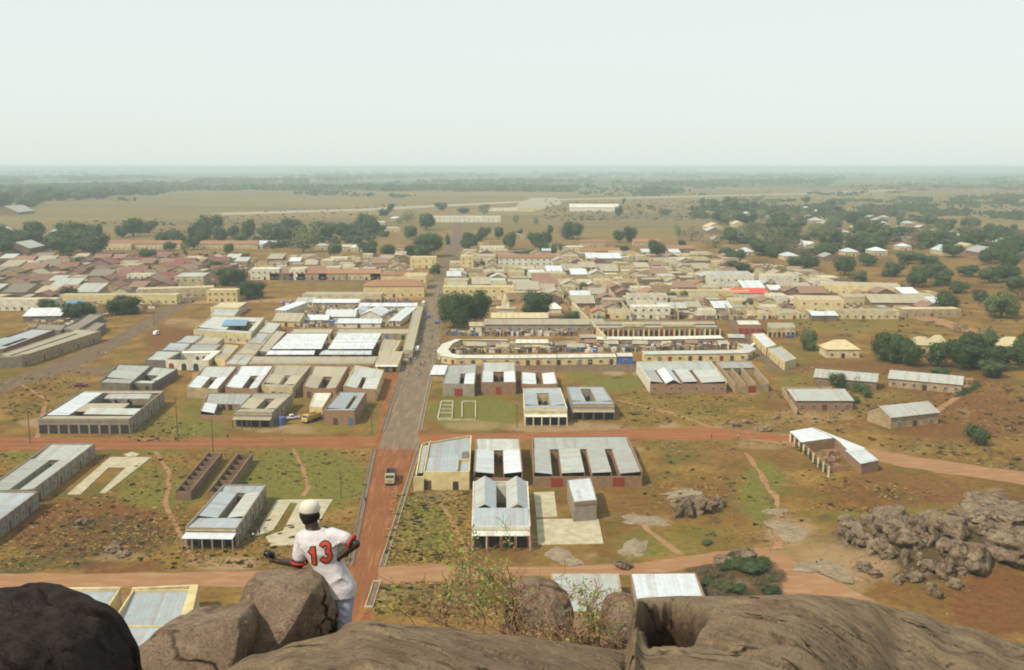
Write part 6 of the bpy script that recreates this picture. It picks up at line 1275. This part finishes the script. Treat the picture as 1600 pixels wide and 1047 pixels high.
def hill():
    cols = np.concatenate([np.linspace(-900,300,90), np.linspace(303,1297,500), np.linspace(1300,1750,190), np.linspace(1760,2700,70)])
    ss = list(np.linspace(.12,.5,20)) + list(np.linspace(.51,1.0,90)) + [1+.012*k for k in range(1,18)] + list(1.2+np.linspace(.06,1,28)**1.6*12)
    V = []; ST = []; n2 = len(ss); hol = 0
    def sm_(a_, b_, x): t = min(1, max(0, (x-a_)/(b_-a_))); return t*t*(3-2*t)
    for px in cols:
        y, dr = float(np.interp(px, RX, RYs)), float(np.interp(px, RX, RDs)); u = (px-800)/FPX; v = (523.5-y)/FPX
        dx, dy, dz = u, cp+v*sp, -sp+v*cp; hl = math.hypot(dx, dy); Tr = -dz/hl; dx /= hl; dy /= hl
        for s in ss:
            d = s*dr
            if s <= 1: T = Tr + .62*(1-s)**2
            else: T = Tr + .030*min(1,(s-1)*6)**2 + .52*(1-math.exp(-(d-dr)/14.0))
            X_, Y_ = dx*d, dy*d; z = EYE - T*d; p = Vector((X_, Y_, z))
            if s < 1.3:
                q = Vector((X_*.5+Y_*.25, Y_*.9, 0)); amp = min(1, max(.15, (1.02-s)*9)) if s <= 1.02 else .2
                q = Vector((X_*.45-Y_*.25, Y_*1.0+X_*.3, 0)); z += amp*(.07*noise.noise(q*1.1) + .03*noise.noise(q*2.6))
                cr = noise.noise(Vector((X_*.35+3, Y_*1.1+X_*.5, 1.0)));
                z -= .06*amp*max(0, 1-abs(cr)/.08)
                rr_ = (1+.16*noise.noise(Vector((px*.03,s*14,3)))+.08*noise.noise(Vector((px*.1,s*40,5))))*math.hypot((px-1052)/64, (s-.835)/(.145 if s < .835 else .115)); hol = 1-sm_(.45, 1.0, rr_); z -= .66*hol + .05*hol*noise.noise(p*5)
            else: z += min(2.5, (s-1.3)*1.2)*noise.noise(p*.12) + min(.6,(s-1.3))*noise.noise(p*.5)
            V.append((X_, Y_, max(z, -1.5))); ST.append(hol if s < 1.3 else 0.0)
    nc = len(cols); F_ = [(i*n2+j, (i+1)*n2+j, (i+1)*n2+j+1, i*n2+j+1) for i in range(nc-1) for j in range(n2-1)]
    # the ground the photographer stands on, behind and beneath the eye
    m = MB().add(V, F_)
    o = m.build('rock_hill', M_SLABROCK, smooth=True); at2 = o.data.attributes.new('soil_shade', 'FLOAT', 'POINT'); at2.data.foreach_set('value', [min(1, x*1.5) for x in ST]); tag(o, kind='structure'); return o, V, F_  # attribute follows the hollow's depth and paints its shade into the rock
HILL, HV, HF = hill()
HB = BVHTree.FromPolygons([Vector(v) for v in HV], HF)
# back of the hill behind the camera: closes the outcrop
bk = MB(); NA, NR = 40, 14
vs = []
for i in range(NA+1):
    a = rad(52) + rad(256)*i/NA
    for j in range(NR+1):
        d = .5 + 130*(j/NR)**2; z = EYE-1.75 - .010*d*d if d < 60 else EYE-1.75-36-(d-60)*.8
        p = Vector((math.sin(a)*d, math.cos(a)*d, 0)); vs.append((p.x, p.y, max(z + .8*noise.noise(p*.1)*min(1,d/6), -1.5)))
bk.add(vs, [(i*(NR+1)+j, i*(NR+1)+j+1, (i+1)*(NR+1)+j+1, (i+1)*(NR+1)+j) for i in range(NA) for j in range(NR)])
tag(bk.build('hill_back', M_SLABROCK, smooth=True), kind='structure')

def pillow(name, label, outline, dep, thick, m_, seed=1, amp=.10, rake=0.0, facets=(), K=34, cat='boulder', bulge=.45):
    """boulder from its outline at its own distance: full depth and thickness, facetted and pitted"""
    P0 = []; n = len(outline)
    L = [math.hypot(outline[(i+1)%n][0]-outline[i][0], outline[(i+1)%n][1]-outline[i][1]) for i in range(n)]; T = sum(L); N = 210
    for k in range(N):
        s = k*T/N; i = 0
        while s > L[i]: s -= L[i]; i += 1
        f = s/L[i]; a, b = outline[i], outline[(i+1)%n]; P0.append((a[0]+(b[0]-a[0])*f, a[1]+(b[1]-a[1])*f))
    for _ in range(2): P0 = [((P0[i-1][0]+2*P0[i][0]+P0[(i+1)%N][0])/4, (P0[i-1][1]+2*P0[i][1]+P0[(i+1)%N][1])/4) for i in range(N)]
    cx = sum(p[0] for p in P0)/N; cy = sum(p[1] for p in P0)/N; C0 = Wp(cx, cy, dep); fw = Vector((0, cp, -sp)); vs = []
    for j in range(-K, K+1):
        t = math.pi/2*j/K*.985; c_ = math.cos(t)**.55; s_ = math.copysign(abs(math.sin(t))**(1.0), t)
        for (x, y) in P0:
            q = Wp(x, y, dep); p = C0 + (q-C0)*c_; p = p + fw*(s_*thick*.5 - rake*(y-cy)/FPX*dep)
            vs.append(p)
    M2 = 2*K+1; out_ = []
    for p in vs:
        d = (p-C0); dn = d.normalized(); q = p*.9 + Vector((seed*5, 0, 0))
        a = amp*(noise.noise(q*.9)*.9 + .5*noise.noise(q*2.3) + .30*noise.noise(q*6) + .16*noise.noise(q*15))
        r2 = abs(noise.noise(q*1.3+Vector((9,0,0))));
        if r2 < .05: a -= amp*.45*(1-r2/.05)
        edge = 1.0
        p2 = p + dn*a*edge
        for (pn, lim) in facets:
            pn = Vector(pn).normalized(); e = (p2-C0).dot(pn) - lim
            if e > 0: p2 = p2 - pn*e*.85
        out_.append(p2)
    vs = out_ + [sum((out_[k] for k in range(N)), Vector())/N, sum((out_[(M2-1)*N+k] for k in range(N)), Vector())/N]
    fs = [(j*N+k, j*N+(k+1)%N, (j+1)*N+(k+1)%N, (j+1)*N+k) for j in range(M2-1) for k in range(N)] + [(M2*N, (k+1)%N, k) for k in range(N)] + [(M2*N+1, (M2-1)*N+k, (M2-1)*N+(k+1)%N) for k in range(N)]
    m = MB().add(vs, fs); o = m.build(name, m_, None, C0, smooth=True); return tag(o, label, cat)
pillow('boulder', 'huge black boulder filling the bottom left corner', [(-60,945),(-20,925),(30,920),(70,932),(112,952),(145,978),(168,1010),(185,1045),(205,1110),(140,1190),(-80,1200)], 6.2, 1.7, M_DARKROCK, 1, .075)
pillow('boulder', 'large brown granite boulder the man leans on', [(372,950),(376,930),(394,904),(425,900),(455,898),(485,898),(502,904),(513,925),(523,955),(528,985),(530,1030),(470,1060),(400,1060),(372,1010)], 9.0, 1.3, M_ROCK, 2, .065, facets=(((.80,-.58,-.12),.33),((-.15,-.7,.7),.46)))
pillow('boulder', 'slanting brown boulder slab left of the leaning man\'s rock', [(196,1040),(205,1020),(236,990),(262,972),(300,962),(345,956),(385,952),(394,965),(399,985),(398,1015),(392,1045),(400,1100),(200,1110)], 8.3, 1.6, M_ROCK, 3, .06, facets=(((0,-.75,.55),.40),((-.1,-.9,-.3),.46)))
pillow('boulder', 'dark rounded boulder behind the bare shrub', [(783,925),(800,912),(835,904),(865,908),(885,930),(890,960),(886,1000),(870,1040),(800,1040),(785,1000),(790,960)], 13.0, 1.6, M_ROCK, 4, .08)
pillow('boulder', 'square-edged grey boulder beside the dark hollow', [(943,950),(955,935),(975,930),(990,934),(996,960),(998,1000),(1003,1030),(990,1060),(940,1060),(936,1000),(940,970)], 12.2, 1.5, M_ROCK, 5, .07)
# ------------------------------------------------------------------ bare shrub on the slope beyond the slab
def shrub(name, label, base, dep, n, h_, spread, seed, leaves, m_leaf, thick=.022, lean=0.0, droop=0.25):
    r = random.Random(seed); B = Wp(base[0], base[1], dep); root = thing(name, label, 'shrub', B); lf = MB()
    def grow(p, d, L, rr, lvl, m):
        pts = [p]; rs = [rr]; k = 5
        for i in range(k):
            d = (d + Vector((r.gauss(0,.16), r.gauss(0,.16), r.gauss(0,.13)))).normalized(); p = p + d*L/k; pts.append(p); rs.append(rr*(1-.75*(i+1)/k))
            if lvl < 3 and r.random() < .62: 
                dd = (d + Vector((r.gauss(0,.6), r.gauss(0,.6), r.gauss(0,.45)))).normalized(); grow(p, dd, L*r.uniform(.4,.65), rs[-1]*.75, lvl+1, m)
        m.tube(pts, [max(x, .0028) for x in rs], 5 if lvl < 2 else 4)
        if leaves and r.random() < leaves:
            for _ in range(r.randint(1, 4)):
                c_ = pts[-r.randint(1,3)] + Vector((r.gauss(0,.045), r.gauss(0,.045), r.gauss(0,.035))); s = r.uniform(.012,.026); a = Vector((r.gauss(0,1),r.gauss(0,1),r.gauss(0,1))).normalized(); b = a.orthogonal().normalized()
                lf.add([c_-a*s, c_+b*s*.6, c_+a*s, c_-b*s*.6], [(0,1,2,3)])
    for i in range(n):
        m = MB(); a = r.uniform(0, 6.28); d = Vector((math.cos(a)*spread + lean, math.sin(a)*spread*.5, 1)).normalized(); grow(B + Vector((r.gauss(0,.12), r.gauss(0,.1), 0)), d, h_*r.uniform(.6,1.1), thick*r.uniform(.7,1.1), 0, m); m.build('branch', M_TWIG, root)
    if lf.v: o = lf.build('leaves', m_leaf, root); o['kind'] = 'stuff'
    return root
shrub('bare_shrub', 'bare brown many-branched shrub rising before the rounded boulder', (812,1010), 11.5, 5, 1.0, .35, 3, .12, M_SHRUBLEAF, .022)
shrub('bare_shrub', 'twiggy leafless shrub leaning left over the slope', (765,1000), 11, 4, .85, .8, 8, .15, M_SHRUBLEAF, .013, lean=-.6)
shrub('bare_shrub', 'tangle of pale bent twigs before the streaked tin roof', (905,1010), 11, 9, .65, 1.0, 12, .15, M_SHRUBLEAF, .012)
shrub('leafy_shrub', 'tall thin shrub with bright green leaf sprays by the dark pole', (752,968), 12.5, 6, .78, .20, 21, 1.0, M_SHRUBLEAF, .009)
shrub('leafy_shrub', 'sparse green-leaved twigs hanging over the streaked tin roof', (935,1000), 10.8, 4, .6, .5, 33, .5, M_SHRUBLEAF, .009)
shrub('dry_bush', 'low dry twig bush at the back edge of the slab', (690,985), 9.6, 8, .35, 1.1, 41, .15, M_TWIG, .006)
shrub('dry_bush', 'low brown twig bush right of the rounded boulder', (880,1012), 10.6, 9, .40, 1.0, 44, .3, M_TWIG, .006)
tw = MB(); r_ = random.Random(77)
for _ in range(1500):
    px = r_.uniform(780, 1000); p = Wp(px, r_.gauss(1012 if px > 860 else 998, 9), 11.6+r_.uniform(-.4,.8)); d = Vector((r_.gauss(0,1), r_.gauss(0,1), abs(r_.gauss(0,.8)))).normalized()*r_.uniform(.06,.22); w = d.orthogonal().normalized()*.008
    tw.add([p-w, p+w, p+d+w*.3, p+d-w*.3], [(0,1,2,3)])
tag(tw.build('dry_undergrowth', M_TWIG), kind='stuff')

# ------------------------------------------------------------------ the man in the baseball shirt, back to us, leaning on the boulder
DM = 9.1
M_SHIRT = mat('shirt_white', (.55,.52,.54), (.46,.43,.455), 5, bump=.03, bscale=7, rough=.9)
M_CUFF = mat('shirt_red_trim', (.40,.04,.03)); M_JEAN = mat('pale_jeans', (.33,.34,.42), (.24,.25,.33), 6, bump=.01, bscale=12, rough=.9)
M_CAP = mat('cap_white', (.56,.53,.45), (.46,.43,.35), 10); M_HAIR = mat('hair_black', (.010,.009,.009)); M_NUM = mat('number_orange', (.42,.06,.028)); M_NUMB = mat('number_outline', (.07,.015,.015)); M_PHONE = mat('black_pouch', (.012,.012,.014), rough=.4)
man = thing('person', 'man in white shirt numbered 13 and white cap leaning on the boulder, back turned', 'person', Wp(520,1045,DM))
X3 = lambda px, py, dd=0.0: Wp(px, py, DM+dd)
neck = X3(490,828); hipc = X3(513,915,.05); rt_ = Vector((1,0,0)); bk_ = Vector((0,1,0))
shL, shR = X3(471,838,.02), X3(522,834,.0); elL, haL = X3(468,881,.05), X3(434,877,.22); elR, haR = X3(556,850,-.06), X3(527,873,-.05)
spine = [(X3(528,912,.05), .150,.115), (X3(519,894,.03), .138,.11), (X3(510,876,.02), .140,.112), (X3(502,857,.0), .160,.122), (X3(497,843,.0), .178,.122), (X3(494,833,0), .150,.10), (X3(490,826,0), .080,.07)]
hipc = X3(528,915,.05)
# body: one continuous surface with head, neck, arms, legs and five-fingered hands
m = MB()
loft(m, [(c_, rt_*w*.78, Vector((0,.95,.0))*d_*.78) for c_, w, d_ in spine])
limb(m, X3(488,826,.02), X3(485,810,.03), .062, .062); limb(m, X3(484,806,.035), X3(484,799,.05), .080, .084); limb(m, X3(484.5,815,.08), X3(484,809,.08), .058, .066)
limb(m, X3(470.5,809,.04), X3(470,804,.04), .014, .017); limb(m, X3(497.5,809,.04), X3(498,804,.04), .014, .017)   # ears
limb(m, X3(483,810,.13), X3(483,807,.14), .016, .012)                                                         # nose, away from us
limb(m, shL+Vector((.012,0,-.02)), elL, .050, .044); limb(m, elL, haL, .043, .028); limb(m, shR+Vector((-.012,0,-.02)), elR, .050, .042); limb(m, elR, haR, .041, .028)
kneeL, kneeR = X3(537,960,.0), X3(529,962,.12); ftL, ftR = X3(537,1020,.02), X3(526,1016,.18)
hL, hR = hipc+Vector((-.085,.0,-.02)), hipc+Vector((.095,0,-.02))
limb(m, hL+Vector((.035,0,-.06)), kneeR, .065, .055); limb(m, kneeR, ftR, .052, .038); limb(m, hR+Vector((-.045,0,-.06)), kneeL, .065, .056); limb(m, kneeL, ftL, .052, .038)
for f in (ftL, ftR): limb(m, f+Vector((0,.02,-.02)), f+Vector((0,.17,-.04)), .042, .036)
def hand(m, wrist, d, up, side, curl):
    d = d.normalized(); sd = side.normalized(); pc = wrist + d*.055
    for k in range(4): o_ = sd*(-.030+.020*k); limb(m, wrist+o_*.6, pc+o_, .017, .013, 8)
    for k, L in enumerate((.070,.080,.076,.058)):
        o_ = sd*(-.030+.020*k); a = pc+o_; b = a + (d*.9+up*curl*.5).normalized()*L*.5; c_ = b + (d*.5+up*curl).normalized()*L*.5; limb(m, a, b, .0105, .0098, 8); limb(m, b, c_, .0098, .0085, 8)
    a = wrist + d*.015 - sd*.034; b = a + (d*.6 - sd*.8 + up*curl*.3).normalized()*.042; c_ = b + (d*.9 + up*curl*.6).normalized()*.032; limb(m, a, b, .0135, .0115, 8); limb(m, b, c_, .0115, .0095, 8)
hand(m, haL, Vector((-.85,.25,.30)), Vector((0,-.1,1)), Vector((.25,.95,0)), .7)
hand(m, haR, Vector((-.45,.10,-.85)), Vector((-.3,.9,.1)), Vector((.85,.2,-.4)), .5)
body = fuse(m, 'body', M_SKIN, .0085, 3, man.location, man)
# shirt
m = MB()
loft(m, [(X3(530,929,.05), rt_*.158, bk_*.135), (X3(528,914,.05), rt_*.168, bk_*.140)] + [(c_, rt_*w*1.08, bk_*d_*1.12) for c_, w, d_ in spine[1:-1]] + [(X3(490.5,826.5,0), rt_*.082, bk_*.075)], 28)
sleeveL, sleeveR = shL.lerp(elL, .68), shR.lerp(elR, .52)
limb(m, shL+Vector((.02,0,-.02)), sleeveL, .078, .074, 16); limb(m, shR+Vector((-.02,0,-.02)), sleeveR, .078, .066, 16)
for k in range(4): # folds
    a = X3(512+k*7, 918-k*5, -.085); b = X3(524+k*4, 896+k*3, -.09); limb(m, a, b, .012, .006, 8)
limb(m, X3(470,856,-.10), X3(486,872,-.115), .012, .005, 8); limb(m, X3(535,845,-.08), X3(518,856,-.115), .012, .005, 8); limb(m, X3(484,872,-.07), X3(508,894,-.09), .014, .008, 8)
shirt = fuse(m, 'shirt', M_SHIRT, .0105, 4, man.location, man)
for s_, e_, r_c in ((sleeveL, shL.lerp(elL, .96), .078), (sleeveR, shR.lerp(elR, .94), .070)):
    d = (e_-s_).normalized(); a = d.orthogonal().normalized(); b = d.cross(a); vs = []; n = 28
    p0, p1 = s_ + d*.056, s_ + d*.078
    for c_, rr in ((p0, r_c*.93), (p0, r_c*1.0), (p1, r_c*.97), (p1, r_c*.80)): vs += [c_+(a*math.cos(6.2832*k/n)+b*math.sin(6.2832*k/n))*rr for k in range(n)]
    MB().add(vs, [(i*n+k, i*n+(k+1)%n, (i+1)*n+(k+1)%n, (i+1)*n+k) for i in range(3) for k in range(n)]).build('sleeve_trim', M_CUFF, man, smooth=True)
# trousers
m = MB(); loft(m, [(hipc+Vector((0,0,.04)), rt_*.130, bk_*.110), (hipc+Vector((0,0,-.05)), rt_*.140, bk_*.120), (hipc+Vector((0,0,-.14)), rt_*.145, bk_*.12)], 24)
limb(m, hL+Vector((.02,0,-.04)), kneeR, .092, .078); limb(m, kneeR, ftR+Vector((0,0,.05)), .076, .068); limb(m, hR+Vector((-.03,0,-.04)), kneeL, .095, .080); limb(m, kneeL, ftL+Vector((0,0,.05)), .078, .070)
for k in range(4): limb(m, X3(530+k, 945+k*12, -.08), X3(540, 952+k*12, -.085), .008, .004, 8)
fuse(m, 'jeans', M_JEAN, .012, 4, man.location, man)
# cap: white crown, shade line, short peak away from us
m = MB(); cc_ = X3(484,797,.045); rings = []
for k in range(8):
    t = k/7*math.pi/2; rings.append((cc_+Vector((0,0,.092*math.sin(t))), rt_*max(.02,.098*math.cos(t)**.6), bk_*max(.02,.108*math.cos(t)**.6)))
loft(m, [(cc_+Vector((0,0,-.010)), rt_*.096, bk_*.106)] + rings, 28, 2.0)
loft(m, [(cc_+Vector((0,.15,-.022)), rt_*.082, bk_*.085), (cc_+Vector((0,.15,-.010)), rt_*.080, bk_*.083)], 20, 2.2)
fuse(m, 'cap', M_CAP, .009, 3, man.location, man)
m = MB(); hc = X3(484,804,.035); loft(m, [(hc+Vector((0,-.008,-.075)), rt_*.064, bk_*.066), (hc+Vector((0,-.008,-.03)), rt_*.083, bk_*.090), (hc+Vector((0,-.006,.03)), rt_*.089, bk_*.094)], 24, 2.0)
fuse(m, 'hair', M_HAIR, .008, 2, man.location, man)
# shoes
m = MB()
for f in (ftL, ftR): limb(m, f+Vector((0,-.02,-.03)), f+Vector((0,.18,-.045)), .052, .044)
fuse(m, 'shoes', CLOTH[3], .012, 2, man.location, man)
# number 13 printed on the back
dg = bpy.context.evaluated_depsgraph_get()
SB = BVHTree.FromPolygons([v.co + man.location for v in shirt.data.vertices], [tuple(p.vertices) for p in shirt.data.polygons])
def printed(paths, c_px, sx, sy, hw, lift, m_, nm):
    """a stroke digit laid on the cloth: each stroke a mitred band, cut fine enough to follow the folds"""
    e = Vector((0,0,EYE)); m = MB()
    for q, P_ in enumerate(paths):
        pts = []
        for a, b in zip(P_, P_[1:]):
            n = max(1, int(math.hypot(b[0]-a[0], b[1]-a[1])/.05)); pts += [(a[0]+(b[0]-a[0])*k/n, a[1]+(b[1]-a[1])*k/n) for k in range(n)]
        pts.append(P_[-1]); vs = []
        d0 = (pts[1][0]-pts[0][0], pts[1][1]-pts[0][1]); l = math.hypot(*d0); pts[0] = (pts[0][0]-d0[0]/l*(hw-.11), pts[0][1]-d0[1]/l*(hw-.11))
        d0 = (pts[-1][0]-pts[-2][0], pts[-1][1]-pts[-2][1]); l = math.hypot(*d0); pts[-1] = (pts[-1][0]+d0[0]/l*(hw-.11), pts[-1][1]+d0[1]/l*(hw-.11))
        for k, p in enumerate(pts):
            a, b = pts[max(0, k-1)], pts[min(len(pts)-1, k+1)]; dx, dy = b[0]-a[0], b[1]-a[1]; l = math.hypot(dx, dy) or 1
            for w in (-1, 0, 1):
                x, y = p[0]-dy/l*hw*w, p[1]+dx/l*hw*w; px = c_px[0]+x*sx-y*2.5; py = c_px[1]-y*sy-x*4.0
                d = (Wp(px, py, 1.0)-e).normalized(); h = SB.ray_cast(e+d*6, d, 6); vs.append((h[0] if h[0] else Wp(px, py, DM-.12)) - d*(lift+.0007*q))
        m.add(vs, [(k*3+w, k*3+w+1, k*3+w+4, k*3+w+3) for k in range(len(pts)-1) for w in (0, 1)])
    return m.build(nm, m_, man)
ONE = [[(.02,-.5),(.02,.5)],[(-.20,.20),(.0,.40)]]
arc = lambda cx, cy, rx, ry, a0, a1, n=12: [(cx+rx*math.cos(rad(a0+(a1-a0)*k/n)), cy+ry*math.sin(rad(a0+(a1-a0)*k/n))) for k in range(n+1)]
THREE = [arc(-.02,.24,.25,.25,150,-78), arc(-.02,-.25,.29,.26,82,-155)]
for P_, c_ in ((ONE, (489.5,869)), (THREE, (509,862))):
    printed(P_, c_, 24, 27, .185, .005, M_NUMB, 'number_outline'); printed(P_, c_, 24, 27, .11, .010, M_NUM, 'number')
# the dark pouch held in his left hand
m = MB(); pc = haL + Vector((-.085,.03,.055)); loft(m, [(pc+Vector((-.045,0,.02)), Vector((.008,0,.03)), bk_*.035), (pc, Vector((.016,0,.030)), bk_*.036), (pc+Vector((.045,0,-.02)), Vector((.01,0,.03)), bk_*.036)], 14)
ph = m.build('pouch', M_PHONE, None, pc, smooth=True); tag(ph, 'small black pouch held in the left hand of the man in the cap', 'pouch')
